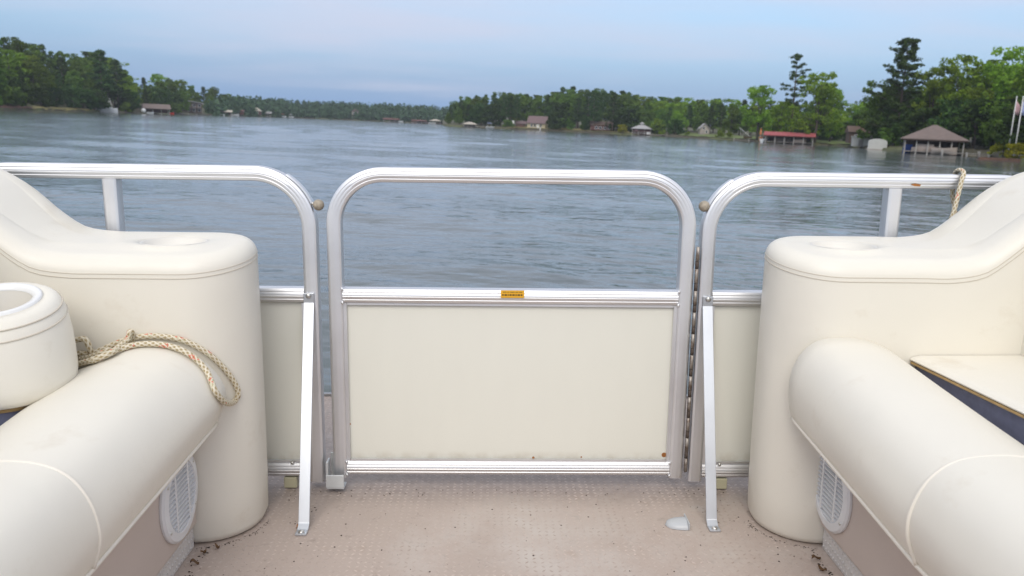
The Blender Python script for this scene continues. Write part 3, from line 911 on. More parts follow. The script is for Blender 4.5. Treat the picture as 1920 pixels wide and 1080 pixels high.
leaf(1530, 1052, .024, .4, 'curled brown leaf scrap at the foot of the right bench')
leaf(1541, 1072, .022, 2.0, 'dark leaf scrap at the bottom right edge of the deck')
leaf(382, 1040, .016, 1.2, 'leaf scrap where the left armrest meets the plinth')
leaf(408, 1030, .014, 2.6, 'leaf scrap under the front of the left armrest')
leaf(365, 1060, .016, .2, 'thin leaf scrap beside the left bench plinth')
m = MB()
rg = random.Random(3)
spots = []
for k in range(70): spots.append((rg.uniform(-.52, .52), rg.uniform(-.035, .012), rg.uniform(.0006, .0024)))
for k in range(170): spots.append((rg.uniform(-.60, .60), rg.uniform(-.5, -.02), rg.uniform(.0006, .0028) * rg.choice((.5, 1, 1))))
for sx in (-1, 1):
    for k in range(80):
        a = rg.uniform(PI * 1.0, PI * 1.55); rr_ = .118 + abs(rg.gauss(0, .006))
        spots.append((sx * (.635 + rr_ * math.cos(a)), -.15 + rr_ * math.sin(a), rg.uniform(.0006, .0022)))
    for k in range(40): spots.append((sx * (.612 - abs(rg.gauss(0, .012))), rg.uniform(-.5, -.26), rg.uniform(.001, .0035)))
    for k in range(16): spots.append((sx * rg.uniform(.42, .5), rg.uniform(-.16, 0), rg.uniform(.001, .003)))
for x, y, r_ in spots:
    n = 5; a0 = rg.uniform(0, 6); b_ = [(x + r_ * rg.uniform(.5, 1.2) * math.cos(a0 + 2 * PI * k / n), y + r_ * rg.uniform(.5, 1.2) * math.sin(a0 + 2 * PI * k / n), .0004) for k in range(n)]
    m.add(b_ + [(x, y, .0006 + r_ * .5)], [(k, (k + 1) % n, n) for k in range(n)])
o = m.build('grit', 'grit', None, org=(0, 0, 0), frame=BOAT); tag(o, 'dark grit and leaf crumbs scattered on the deck', 'debris', kind='stuff')

# ================================================================== THE LAKE


def np_mesh(name, V, F, m, smooth=False):
    me = bpy.data.meshes.new(name); V = np.asarray(V, dtype=np.float32); F = np.asarray(F, dtype=np.int32)
    me.vertices.add(len(V)); me.vertices.foreach_set('co', V.ravel())
    k = F.shape[1]; me.loops.add(F.size); me.loops.foreach_set('vertex_index', F.ravel())
    me.polygons.add(len(F)); me.polygons.foreach_set('loop_start', np.arange(0, F.size, k, dtype=np.int32))
    try: me.polygons.foreach_set('loop_total', np.full(len(F), k, dtype=np.int32))
    except Exception: pass
    me.update(calc_edges=True)
    if smooth: me.polygons.foreach_set('use_smooth', np.ones(len(F), dtype=bool))
    me.materials.append(M[m] if isinstance(m, str) else m)
    return me


def water_mat():
    m = bpy.data.materials.new('lake water'); m.use_nodes = True
    n = m.node_tree.nodes; l = m.node_tree.links; b = n['Principled BSDF']
    b.inputs['Base Color'].default_value = (.105, .125, .125, 1); b.inputs['Roughness'].default_value = .05; b.inputs['IOR'].default_value = 1.333
    g = n.new('ShaderNodeTexCoord')
    mp = n.new('ShaderNodeMapping'); mp.inputs['Rotation'].default_value = (0, 0, .12); mp.inputs['Scale'].default_value = (.6, 1, 1); l.new(g.outputs['Object'], mp.inputs[0])
    prev = None
    for sc_, dist, st in ((.8, .08, .5), (3.2, .045, .6), (10, .014, .6)):
        t = n.new('ShaderNodeTexNoise'); t.inputs['Scale'].default_value = sc_; t.inputs['Detail'].default_value = 2; l.new(mp.outputs[0], t.inputs['Vector'])
        bp = n.new('ShaderNodeBump'); bp.inputs['Strength'].default_value = st; bp.inputs['Distance'].default_value = dist; l.new(t.outputs['Fac'], bp.inputs['Height'])
        if prev: l.new(prev, bp.inputs['Normal'])
        prev = bp.outputs[0]
    l.new(prev, b.inputs['Normal'])
    return m


M['water'] = water_mat()


def make_water():
    r = [0.4]
    while r[-1] < 1500: r.append(r[-1] * 1.0085)
    r = np.array(r)
    a = np.concatenate([np.linspace(-.78, .78, 380), np.linspace(.78, 2 * PI - .78, 60)[1:-1]])
    na = len(a); nr = len(r)
    rr, aa = np.meshgrid(r, a, indexing='ij')
    x = CAM_W.x + rr * np.sin(aa); y = CAM_W.y + rr * np.cos(aa)
    coarse = np.where(np.abs(((aa + PI) % (2 * PI)) - PI) < .785, .0042, .082)
    cell = np.maximum(rr * .0085, rr * coarse)
    z = np.zeros_like(x); rg = np.random.RandomState(5)
    for k in range(56):
        lam = .2 * (13 ** (rg.rand() ** 1.4)); th = rg.normal(1.45, .5)
        kx, ky = math.cos(th) * 2 * PI / lam, math.sin(th) * 2 * PI / lam
        amp = .0017 * lam ** .6
        att = np.clip((lam / cell - 2.5) / 3, 0, 1)
        ph = rg.rand() * 2 * PI
        ww = np.sin(kx * x + ky * y + ph + .6 * np.sin(.21 * x * kx / 3 + .17 * y + ph))
        z += amp * att * ww * (.65 + .5 * np.sin(.031 * x + .043 * y + ph))
    for k in range(14):                                     # longer wind waves that still read far out
        lam = rg.uniform(2.5, 8); th = rg.normal(1.5, .45); kx, ky = math.cos(th) * 2 * PI / lam, math.sin(th) * 2 * PI / lam; ph = rg.rand() * 2 * PI
        att = np.clip((lam / cell - 2.5) / 3, 0, 1)
        z += .0019 * lam ** .8 * att * np.sin(kx * x + ky * y + ph + .8 * np.sin(.11 * x + .07 * y + ph)) * (.5 + .7 * np.sin(.023 * x * (1 + k * .1) + .05 * y + ph) ** 2)
    V = np.stack([x, y, z], -1).reshape(-1, 3)
    i = np.arange(nr - 1)[:, None]; j = np.arange(na)[None, :]; j2 = (j + 1) % na
    F = np.stack([(i * na + j), (i * na + j2), ((i + 1) * na + j2), ((i + 1) * na + j)], -1).reshape(-1, 4)[:, ::-1]
    o = bpy.data.objects.new('water', np_mesh('water', V, F, 'water', True)); COL.objects.link(o)
    tag(o, 'rippled grey blue lake', kind='structure')


make_water()

# ------------------------------------------------------------------ land
SHORE_L = ([-900, -500, -200, 0, 90, 180, 290, 400, 480, 540, 700, 830, 1000], [95, 120, 155, 185, 210, 232, 255, 320, 400, 455, 470, 440, 400])
SHORE_R = ([828, 836, 850, 900, 1000, 1100, 1200, 1300, 1370, 1430, 1560, 1640, 1700, 1800, 1860, 1920, 2100, 2500, 3000], [300, 268, 262, 258, 252, 243, 232, 208, 186, 168, 160, 128, 112, 106, 103, 82, 66, 52, 44])


def shore_d(px, side): return interp(px, *(SHORE_L if side == 'L' else SHORE_R))


def ground(px, dd, side):
    """height of the land dd inland of the water's edge"""
    base = interp(dd, [-3, 0, .9, 6, 20, 60, 140, 300], [-.9, -.15, .42, .75, 1.5, 3.5, 7.5, 11])
    if side == 'L': k = interp(px, [-200, 0, 120, 260, 430, 600, 1000], [2.6, 2.4, 1.7, .8, .8, .9, .7])
    else: k = interp(px, [830, 900, 1100, 1400, 1900, 2600], [.3, .6, .8, .5, .8, 1.2])
    return base if dd < 1 else .42 + (base - .42) * k


def land(name, side, p0, p1, step, label):
    pxs = list(np.arange(p0, p1 + .1, step)); dds = [-3, 0, .5, .9, 2.5, 6, 12, 20, 35, 60, 100, 140, 220, 300]
    V = []; rg = random.Random(9)
    for px in pxs:
        d0 = shore_d(px, side) + rg.uniform(-.6, .6)
        for dd in dds:
            p = at(px, d0 + dd); V.append((p.x, p.y, ground(px, dd, side) + (rg.uniform(-.12, .12) if dd > .6 else rg.uniform(-.04, .04))))
    n = len(dds); F = []
    for i in range(len(pxs) - 1):
        for j in range(n - 1): F.append((i * n + j, (i + 1) * n + j, (i + 1) * n + j + 1, i * n + j + 1))
    o = bpy.data.objects.new(name, np_mesh(name, V, F, 'land', True)); COL.objects.link(o); tag(o, label, kind='structure')


land('left_shore_ground', 'L', -900, 1000, 5, 'wooded ground of the left and far shore')
land('right_shore_ground', 'R', 830, 3000, 5, 'wooded ground of the right shore and headland')


def strip(name, side, p0, p1, dd0, dd1, m, label, lift=.05, step=5, wob=.5):
    V = []; F = []; pxs = list(np.arange(p0, p1 + .1, step)); rg = random.Random(p0)
    ks = 6
    for px in pxs:
        d0 = shore_d(px, side)
        for k in range(ks):
            dd = dd0 + (dd1 - dd0) * k / (ks - 1) + (rg.uniform(-wob, wob) if k in (0, ks - 1) else 0)
            p = at(px, d0 + dd); V.append((p.x, p.y, ground(px, dd, side) + lift + .13))
    for i in range(len(pxs) - 1):
        for j in range(ks - 1): F.append((i * ks + j, (i + 1) * ks + j, (i + 1) * ks + j + 1, i * ks + j + 1))
    o = bpy.data.objects.new(name, np_mesh(name, V, F, m, True)); COL.objects.link(o); tag(o, label, kind='structure')


strip('lawn', 'R', 950, 1180, 1.2, 14, 'lawn_dry', 'pale lawn at the water on the headland')
strip('lawn', 'R', 1275, 1425, 1.2, 24, 'lawn', 'green lawn on the headland by the cottage')
strip('lawn', 'R', 1425, 1612, 1.0, 16, 'lawn', 'green lawn behind the red roofed boathouse')
strip('bank', 'L', 60, 190, .5, 4, 'lawn_dry', 'dry tan bank along the left shore')
strip('bank', 'L', 455, 530, .5, 8, 'lawn', 'grassy bank below the far left house')
strip('bank', 'L', 770, 850, .4, 4, 'redbank', 'red clay bank on the far shore')
strip('bank', 'L', -100, 60, .4, 3, 'redbank', 'dark red bank at the left edge')

# ------------------------------------------------------------------ foliage and trees


def leaf_cloud(cl, size, seed, stretch=1.0, outward=.7):
    """cl: list of (x, y, z, rx, rz, count) clumps -> quads"""
    rg = np.random.RandomState(seed); VV = []
    for (cx, cy, cz, rx, rz, n) in cl:
        u = rg.normal(size=(n, 3)); u /= np.linalg.norm(u, axis=1)[:, None]
        rad = rg.rand(n) ** .38
        p = np.stack([cx + u[:, 0] * rx * rad, cy + u[:, 1] * rx * rad, cz + u[:, 2] * rz * rad], 1)
        nn = u * outward + rg.normal(size=(n, 3)) * .55 + np.array([0, 0, .25]); nn /= np.linalg.norm(nn, axis=1)[:, None]
        t = rg.normal(size=(n, 3)); t -= nn * (t * nn).sum(1)[:, None]; t /= np.linalg.norm(t, axis=1)[:, None]
        b = np.cross(nn, t); s = size * (.6 + .8 * rg.rand(n))[:, None]
        t = t * s * stretch; b = b * s / stretch
        q = np.stack([p - t - b * .6, p + t * .2 - b, p + t + b * .5, p - t * .3 + b], 1)
        VV.append(q.reshape(-1, 3))
    V = np.concatenate(VV); F = np.arange(len(V)).reshape(-1, 4)
    return V, F


def proto_broadleaf(seed, h, rad, n_clump, per, leaf, low=.16, m='leaf_dec', open_=1.0):
    rg = random.Random(seed); cl = []; tm = MB()
    top = h * .78
    pts = [(0, 0, -.8), (rg.uniform(-.1, .1), rg.uniform(-.1, .1), h * .2), (rg.uniform(-.4, .4), rg.uniform(-.4, .4), h * .5), (rg.uniform(-.6, .6), rg.uniform(-.6, .6), top)]
    tm.tube(pts, [h * .022, h * .017, h * .011, h * .004], 7)
    # a few lobes of different height and reach give the crown its uneven outline
    lobes = [(rg.uniform(-.45, .45) * rad, rg.uniform(-.45, .45) * rad, h * rg.uniform(.60, .86), rg.uniform(.42, .62) * rad) for _ in range(5)]
    lobes += [(0, 0, h * .84, rad * .42)] + [(rad * .62 * math.cos(a), rad * .62 * math.sin(a), h * rg.uniform(.22, .52), rad * rg.uniform(.40, .58)) for a in [rg.uniform(0, 6.28) for _ in range(7)]]
    for lx, ly, lz, lr in lobes:
        tm.tube([(pts[1][0], pts[1][1], h * rg.uniform(.18, .4)), (lx * .6, ly * .6, lz * .8), (lx, ly, lz)], [h * .008, h * .005, h * .0015], 5)
    for k in range(n_clump):
        lx, ly, lz, lr = lobes[k % len(lobes)]
        u = Vector((rg.gauss(0, 1), rg.gauss(0, 1), rg.gauss(0, 1))).normalized() * lr * rg.uniform(.55, 1.1) * open_
        cz = lz + u.z * 1.1
        if cz < h * low or cz > h: continue
        cr = rad * rg.uniform(.13, .27); cl.append((lx + u.x, ly + u.y, cz, cr, cr * rg.uniform(.6, .95), int(per * rg.uniform(.7, 1.3))))
    V, F = leaf_cloud(cl, leaf, seed)
    V[:, 2] = np.minimum(V[:, 2], h)
    return tm, np_mesh('crown', V, F, m), h


def proto_pine(seed, h, rad, start, nbr, per, leaf, m='leaf_pine', clump=.2, taper=.55, minr=.35):
    """open crown of single branches at uneven heights, each ending in flat tufts"""
    rg = random.Random(seed); tm = MB(); cl = []
    lean = (rg.uniform(-.5, .5), rg.uniform(-.5, .5))
    tr = lambda z: (lean[0] * (z / h) ** 1.5, lean[1] * (z / h) ** 1.5)
    tm.tube([(0, 0, -.8), (*tr(h * .4), h * .4), (*tr(h * .75), h * .75), (*tr(h * .97), h * .97)], [h * .0125, h * .010, h * .006, h * .001], 7)
    for t in range(nbr):
        f = (t + rg.uniform(-.6, .6)) / (nbr - 1); f = min(max(f, 0), 1); z = h * (start + (.965 - start) * f)
        a = t * 2.4 + rg.uniform(-.7, .7)
        r1 = rad * (1.0 - f) ** taper * rg.uniform(minr, 1.15) + rad * .10
        x0, y0 = tr(z); rise = r1 * rg.uniform(.0, .35)
        e = Vector((x0 + r1 * math.cos(a), y0 + r1 * math.sin(a), z + rise))
        tm.tube([(x0, y0, z - r1 * .1), e], [h * .0035, h * .001], 4)
        nk = max(2, int(r1 / rad * 5))
        for k in range(nk):
            u = .35 + .7 * (k + rg.random()) / nk; q = Vector((x0, y0, z)).lerp(e, u); cr = rad * clump * rg.uniform(.65, 1.25)
            cl.append((q.x + rg.uniform(-.4, .4), q.y + rg.uniform(-.4, .4), q.z + cr * rg.uniform(0, .4), cr, cr * rg.uniform(.38, .6), int(per * rg.uniform(.7, 1.3))))
    x0, y0 = tr(h)
    for k in range(4): cl.append((x0 + rg.uniform(-.5, .5), y0 + rg.uniform(-.5, .5), h * rg.uniform(.93, .985), rad * clump * .9, rad * clump * .55, per))
    V, F = leaf_cloud(cl, leaf, seed, 1.6, .35)
    return tm, np_mesh('crown', V, F, m), h


PROTO = {}


def store(key, tup, bark):
    tm, crown, h = tup
    o = tm.build('trunk', bark, None, True); me = o.data; bpy.data.objects.remove(o)
    PROTO[key] = (me, crown, h)


for k in range(4): store(('dec', k), proto_broadleaf(20 + k, 16, 4.8 + .5 * (k % 2), 170, 44, .25, .08, 'leaf_dec', 1.08), 'bark')
for k in range(3): store(('bright', k), proto_broadleaf(40 + k, 14, 4.3, 130, 46, .19, .12, 'leaf_bright', 1.38), 'bark')
for k in range(4): store(('pine', k), proto_pine(60 + k, 22, 4.4, .22 + .06 * (k % 2), 46, 44, .24, 'leaf_pine', .22), 'bark_pale')
store(('tallpine', 0), proto_pine(83, 21, 3.7, .40, 30, 36, .16, 'leaf_pine', .18, .35, .25), 'bark')
store(('bigpine', 0), proto_pine(92, 20, 6.0, .12, 80, 54, .17, 'leaf_pine', .125, .6, .2), 'bark')
store(('bush', 0), proto_broadleaf(101, 3.2, 2.0, 60, 45, .12, .02, 'leaf_bush'), 'bark')
store(('bush', 1), proto_broadleaf(102, 3.0, 1.8, 60, 40, .13, .02, 'leaf_bright'), 'bark')
for k in range(3): store(('fill', k), proto_broadleaf(120 + k, 8, 4.2, 130, 40, .22, .02, 'leaf_shaded', 1.1), 'bark')
store(('under', 0), proto_broadleaf(111, 5, 3.4, 70, 30, .26, .03, 'leaf_dec'), 'bark')
store(('under', 1), proto_broadleaf(112, 4.4, 3.6, 70, 30, .26, .03, 'leaf_dec'), 'bark')

NAMES = {'dec': 'broadleaf_tree', 'bright': 'broadleaf_tree', 'pine': 'pine_tree', 'tallpine': 'pine_tree', 'bigpine': 'pine_tree', 'bush': 'shrub', 'under': 'shrub', 'fill': 'broadleaf_tree'}


def tree(key, loc, height, label, group=None, wide=1.0, rz=None):
    tme, cme, h = PROTO[key]; s = height / h
    r = bpy.data.objects.new(NAMES[key[0]], None); COL.objects.link(r); r.location = loc; r.scale = (s * wide, s * wide, s)
    r.rotation_euler = (0, 0, rnd.uniform(0, 6.28) if rz is None else rz); r.empty_display_size = .5
    for nm, me in (('trunk', tme), ('crown', cme)):
        c = bpy.data.objects.new(nm, me); COL.objects.link(c); c.parent = r
    tag(r, label, 'shrub' if key[0] in ('bush', 'under') else 'tree', group)
    return r


SKY_L = ([-300, -100, 0, 50, 100, 150, 190, 215, 235, 250, 290, 340, 370, 400, 425, 440, 480], [45, 48, 60, 70, 86, 98, 95, 106, 132, 150, 137, 146, 162, 160, 172, 184, 188])
SKY_R = ([836, 850, 880, 930, 970, 1010, 1035, 1060, 1100, 1150, 1200, 1240, 1300, 1380, 1420, 1600, 1640, 1680, 1740, 1790, 1830, 1870, 1930, 2100],
         [205, 188, 178, 173, 172, 176, 170, 160, 165, 166, 178, 181, 184, 184, 186, 192, 175, 160, 150, 140, 140, 125, 118, 110])


REG_L = ((-400, 60, 'at the far left edge'), (60, 120, 'on the left hillside'), (120, 180, 'left of the white covered boat'), (180, 262, 'behind the white covered boat'), (262, 325, 'behind the brown roofed boathouse'),
         (325, 385, 'around the two storey house'), (385, 460, 'behind the tan roof'))
REG_R = ((820, 900, 'at the left tip of the headland'), (900, 960, 'behind the blue canopy boat'), (960, 1035, 'behind the yellow house'), (1035, 1100, 'just right of the yellow house'), (1100, 1160, 'around the red brown house'),
         (1160, 1250, 'behind the two tier roof'), (1250, 1345, 'behind the gabled cottage'), (1345, 1440, 'behind the white slide'), (1440, 1530, 'behind the red roof'), (1530, 1600, 'right of the red roof'),
         (1600, 1670, 'behind the arched white box'), (1670, 1730, 'left of the hip roof'), (1730, 1815, 'behind the hip roof'), (1815, 1880, 'right of the hip roof'), (1880, 2300, 'at the right edge'))
KIND = {'dec': 'mid green tree', 'bright': 'pale yellow green tree', 'pine': 'dark pine', 'under': 'low shrub', 'fill': 'bushy broadleaf tree'}


FOREST, FOBJ = [], []


def forest(side, skyl, p0, p1, rows, pick, avoid=()):
    for ri, (dd, step, frac, jit) in enumerate(rows):
        px = p0 + rnd.uniform(0, step)
        while px < p1:
            if not any(a <= px <= b and dd < dmax for a, b, dmax in avoid):
                d = shore_d(px, side) + dd + rnd.uniform(-.25, .25) * max(dd * .5, 5); dd2 = d - shore_d(px, side)
                g = ground(px, dd2, side); zt_ = zat(px, interp(px, *skyl), d)
                hh = (zt_ - g) * (frac + rnd.uniform(-jit, jit * .4))
                kind = pick(px, dd)
                key = (kind, rnd.randrange(len([k for k in PROTO if k[0] == kind])))
                if kind == 'under': hh = min(max(hh, 2.2), rnd.uniform(2.4, 4.5))
                elif kind == 'fill': hh = min(max(hh, 4), rnd.uniform(5.5, 9.5))
                else: hh = max(hh, 4.5)
                reg = [r[2] for r in (REG_L if side == 'L' else REG_R) if r[0] <= px < r[1]]
                row = 'front row' if dd < 9 else 'skyline row' if ri >= len(rows) - 1 else 'second row' if dd < 17 else 'third row'
                lab = KIND[kind] + ' in the ' + row + ' ' + reg[0]
                p = at(px, d, g - .1); FOREST.append((lab, px)); FOBJ.append(tree(key, p, hh, lab, KIND[kind] + 's ' + reg[0], rnd.uniform(.85, 1.2)))
            px += step * rnd.uniform(.7, 1.3)


def pick_l(px, dd):
    if dd < 8: return rnd.choice(('under', 'fill', 'fill'))
    if dd < 13: return rnd.choice(('fill', 'pine', 'dec', 'pine'))
    if px > 245: return rnd.choice(('dec', 'bright', 'dec', 'pine'))
    return rnd.choice(('pine', 'dec', 'pine', 'dec', 'dec', 'bright'))


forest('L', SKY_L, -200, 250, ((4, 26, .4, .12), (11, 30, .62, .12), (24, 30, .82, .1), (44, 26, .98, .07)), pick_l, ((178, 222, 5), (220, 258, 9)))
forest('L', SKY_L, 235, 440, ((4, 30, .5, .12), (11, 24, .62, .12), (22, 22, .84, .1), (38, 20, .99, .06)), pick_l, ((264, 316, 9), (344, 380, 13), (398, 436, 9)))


def pick_r(px, dd):
    if dd < 8: return rnd.choice(('under', 'fill', 'fill'))
    if dd < 14: return rnd.choice(('fill', 'pine', 'dec'))
    if px < 1180: return rnd.choice(('pine', 'pine', 'dec', 'pine', 'dec'))
    return rnd.choice(('dec', 'dec', 'bright', 'pine'))


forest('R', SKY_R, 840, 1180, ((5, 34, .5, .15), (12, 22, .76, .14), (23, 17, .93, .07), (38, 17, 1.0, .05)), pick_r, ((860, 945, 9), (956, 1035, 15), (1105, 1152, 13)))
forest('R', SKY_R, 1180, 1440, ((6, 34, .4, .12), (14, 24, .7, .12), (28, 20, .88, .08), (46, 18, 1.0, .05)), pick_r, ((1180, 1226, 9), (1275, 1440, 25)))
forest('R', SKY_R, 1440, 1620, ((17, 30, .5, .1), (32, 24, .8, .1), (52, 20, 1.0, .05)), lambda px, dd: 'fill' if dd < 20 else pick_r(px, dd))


def pick_rr(px, dd):
    if dd < 9: return rnd.choice(('under', 'fill'))
    if dd < 16: return rnd.choice(('fill', 'dec', 'fill'))
    return rnd.choice(('dec', 'bright', 'dec', 'pine'))


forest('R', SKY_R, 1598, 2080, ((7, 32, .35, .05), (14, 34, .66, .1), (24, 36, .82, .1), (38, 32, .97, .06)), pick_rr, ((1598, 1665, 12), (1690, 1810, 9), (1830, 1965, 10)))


# trees that share a description are told apart by their order along the shore
ORD = ['leftmost', 'second from left', 'third from left', 'fourth from left', 'fifth from left', 'sixth from left', 'seventh from left', 'eighth from left']
for lab in sorted({f[0] for f in FOREST}):
    same = sorted((f[1], i) for i, f in enumerate(FOREST) if f[0] == lab)
    if len(same) > 1:
        for k, (_, i) in enumerate(same):
            FOBJ[i]['label'] = lab + ', ' + ('rightmost' if k == len(same) - 1 else ORD[min(k, 7)])


def solo(key, px, dd, side, ytop, label, wide=1.0, rz=None, group=None):
    d = shore_d(px, side) + dd; g = ground(px, dd, side); return tree(key, at(px, d, g), zat(px, ytop, d) - g, label, group, wide, rz)


solo(('tallpine', 0), 1482, 9, 'R', 97, 'tall thin pine standing above the red roofed boathouse', 1.0, 1.0)
solo(('bright', 0), 1420, 1.5, 'R', 160, 'bright yellow green tree left of the tall thin pine', 1.05, .4)
solo(('bright', 1), 1528, 2, 'R', 134, 'bright yellow green tree right of the tall thin pine', 1.0, 2.0)
solo(('bright', 2), 1462, 7, 'R', 190, 'short bright green tree behind the red roof', 1.2, 3.0)
solo(('bright', 0), 1556, 8, 'R', 165, 'slim bright green tree at the right end of the red roof', .8, 5.0)
solo(('bigpine', 0), 1680, 14, 'R', 68, 'big layered pine left of the hip roofed boathouse', 1.0, .8)
solo(('dec', 1), 1650, 10, 'R', 150, 'dark broadleaf tree in front of the big layered pine', 1.0)
solo(('bright', 1), 1738, 22, 'R', 124, 'light green tree directly right of the big layered pine', .85)
solo(('bright', 2), 1786, 24, 'R', 103, 'tall light green tree above the hip roofed boathouse', .8)
solo(('bright', 0), 1835, 26, 'R', 112, 'light green tree between the boathouse and the flagpoles', .9)
solo(('bright', 1), 1876, 22, 'R', 88, 'tallest light green tree at the right edge behind the flagpoles', .9)
solo(('dec', 2), 1925, 20, 'R', 105, 'broadleaf tree cut by the right edge of the view', 1.0)
solo(('pine', 1), 192, 6, 'L', 93, 'dark pine at the tip of the left shore wood', 1.25)
solo(('pine', 2), 222, 7, 'L', 112, 'dark pine leading down from the left shore wood', 1.2)
solo(('bush', 1), 236, 1.2, 'L', 191, 'round bright shrub on the left shore beside the white boat', 1.0)
solo(('bush', 0), 1884, .4, 'R', 250, 'round yellow green shrub at the foot of the flagpoles', 1.0)
solo(('bush', 0), 1914, .6, 'R', 268, 'low yellow green shrub cut by the right edge', 1.2)
solo(('bush', 1), 1232, 3.5, 'R', 222, 'pale green round tree beside the two tier roofed boathouse', .9)
solo(('bush', 0), 1168, 2.5, 'R', 233, 'small yellow green shrub left of the two tier roofed boathouse', 1.0)
for px_, yt in ((1290, 246), (1350, 243), (1368, 246)):
    solo(('bush', 1), px_, 5, 'R', yt, {1290: 'shrub at the left end of the cottage lawn', 1350: 'pale shrub right of the small gabled cottage', 1368: 'low shrub near the white slide'}[px_], 1.0)
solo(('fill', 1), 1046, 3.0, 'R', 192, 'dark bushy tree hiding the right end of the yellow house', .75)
solo(('pine', 2), 1112, 4.0, 'R', 168, 'pine in front of the left end of the red brown house', 1.0)
solo(('pine', 1), 1148, 4.0, 'R', 172, 'pine in front of the right end of the red brown house', 1.0)
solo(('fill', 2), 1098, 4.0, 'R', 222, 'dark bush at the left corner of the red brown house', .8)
# bare pine trunks by the yellow house
for px_, lab_ in ((949, 'leftmost of the bare pines by the yellow house'), (956, 'middle one of the bare pines by the yellow house'), (968, 'rightmost of the bare pines by the yellow house')):
    solo(('pine', 3), px_, 4 + (px_ % 3), 'R', 178, lab_, .9)
solo(('pine', 0), 37, 3.0, 'L', 150, 'pine with a pale trunk at the water on the far left', .9)

# far wood closing the lake: reads as one mass
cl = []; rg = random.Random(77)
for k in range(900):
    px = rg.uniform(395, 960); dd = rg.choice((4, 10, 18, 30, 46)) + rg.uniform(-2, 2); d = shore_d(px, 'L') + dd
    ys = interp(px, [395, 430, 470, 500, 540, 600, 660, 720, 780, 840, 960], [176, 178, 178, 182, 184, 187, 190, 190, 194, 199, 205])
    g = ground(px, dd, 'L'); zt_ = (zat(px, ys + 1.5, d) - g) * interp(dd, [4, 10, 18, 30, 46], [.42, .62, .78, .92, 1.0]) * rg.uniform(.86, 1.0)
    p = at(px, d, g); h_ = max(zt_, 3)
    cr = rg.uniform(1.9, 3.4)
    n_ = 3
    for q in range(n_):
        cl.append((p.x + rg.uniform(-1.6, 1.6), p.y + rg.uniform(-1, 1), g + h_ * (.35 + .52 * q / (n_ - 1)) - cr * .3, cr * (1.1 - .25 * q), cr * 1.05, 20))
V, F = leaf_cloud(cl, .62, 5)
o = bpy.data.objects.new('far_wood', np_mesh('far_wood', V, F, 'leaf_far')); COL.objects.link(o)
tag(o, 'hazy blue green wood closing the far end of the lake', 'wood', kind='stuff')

# ================================================================== BUILDINGS, BOATS AND DOCKS ON THE SHORE


def gable(mb, w, d, z0, h, ov=.3, axis='X', th=.12):
    """closed gable roof, ridge along axis"""
    if axis == 'X':
        a, b = w / 2 + ov, d / 2 + ov
        mb.add([(-a, -b, z0), (a, -b, z0), (a, b, z0), (-a, b, z0), (-a, 0, z0 + h), (a, 0, z0 + h), (-a, -b, z0 - th), (a, -b, z0 - th), (a, b, z0 - th), (-a, b, z0 - th)],
               [(0, 1, 5, 4), (3, 4, 5, 2), (0, 4, 3), (1, 2, 5), (6, 9, 8, 7), (6, 7, 1, 0), (7, 8, 2, 1), (8, 9, 3, 2), (9, 6, 0, 3)])
    else:
        a, b = w / 2 + ov, d / 2 + ov
        mb.add([(-a, -b, z0), (a, -b, z0), (a, b, z0), (-a, b, z0), (0, -b, z0 + h), (0, b, z0 + h), (-a, -b, z0 - th), (a, -b, z0 - th), (a, b, z0 - th), (-a, b, z0 - th)],
               [(0, 4, 5, 3), (1, 2, 5, 4), (0, 1, 4), (2, 3, 5), (6, 9, 8, 7), (6, 7, 1, 0), (7, 8, 2, 1), (8, 9, 3, 2), (9, 6, 0, 3)])
    return mb


def hip(mb, w, d, z0, h, ridge, ov=.4, th=.12):
    a, b = w / 2 + ov, d / 2 + ov; r = max(ridge / 2, .02)
    return mb.add([(-a, -b, z0), (a, -b, z0), (a, b, z0), (-a, b, z0), (-r, 0, z0 + h), (r, 0, z0 + h), (-a, -b, z0 - th), (a, -b, z0 - th), (a, b, z0 - th), (-a, b, z0 - th)],
                  [(0, 1, 5, 4), (3, 4, 5, 2), (0, 4, 3), (1, 2, 5), (6, 9, 8, 7), (6, 7, 1, 0), (7, 8, 2, 1), (8, 9, 3, 2), (9, 6, 0, 3)])


def window(root, x, y, z, w, h, frame='trim', nx=0, pane='glass'):
    f = MB()
    t = .09
    f.box((x, y, z + h / 2 + t / 2), (w + 2 * t, .10, t)); f.box((x, y, z - h / 2 - t / 2), (w + 2 * t, .14, t))
    f.box((x - w / 2 - t / 2, y, z), (t, .10, h)); f.box((x + w / 2 + t / 2, y, z), (t, .10, h))
    for k in range(nx): f.box((x - w / 2 + w * (k + 1) / (nx + 1), y, z), (.05, .07, h))
    o = f.build('window', frame, root)
    MB().box((x, y + .02, z), (w, .03, h)).build('pane', pane, o)
    return o


def site(name, px, dd, side, label, cat, turn=0.0, z=None, group=None):
    d = shore_d(px, side) + dd
    zz = ground(px, dd, side) if z is None else z
    return thing(name, at(px, d, zz), label, cat, group, rotz=bearing(px) + turn), d


def box_part(root, name, m, c, size): return MB().box(c, size).build(name, m, root)


def posts(root, xs, ys, z0, z1, r=.09, m='post'):
    for x in xs:
        for y in ys:
            mb = MB(); mb.tube([(x, y, z0), (x, y, z1)], r, 6); mb.build('post', m, root)


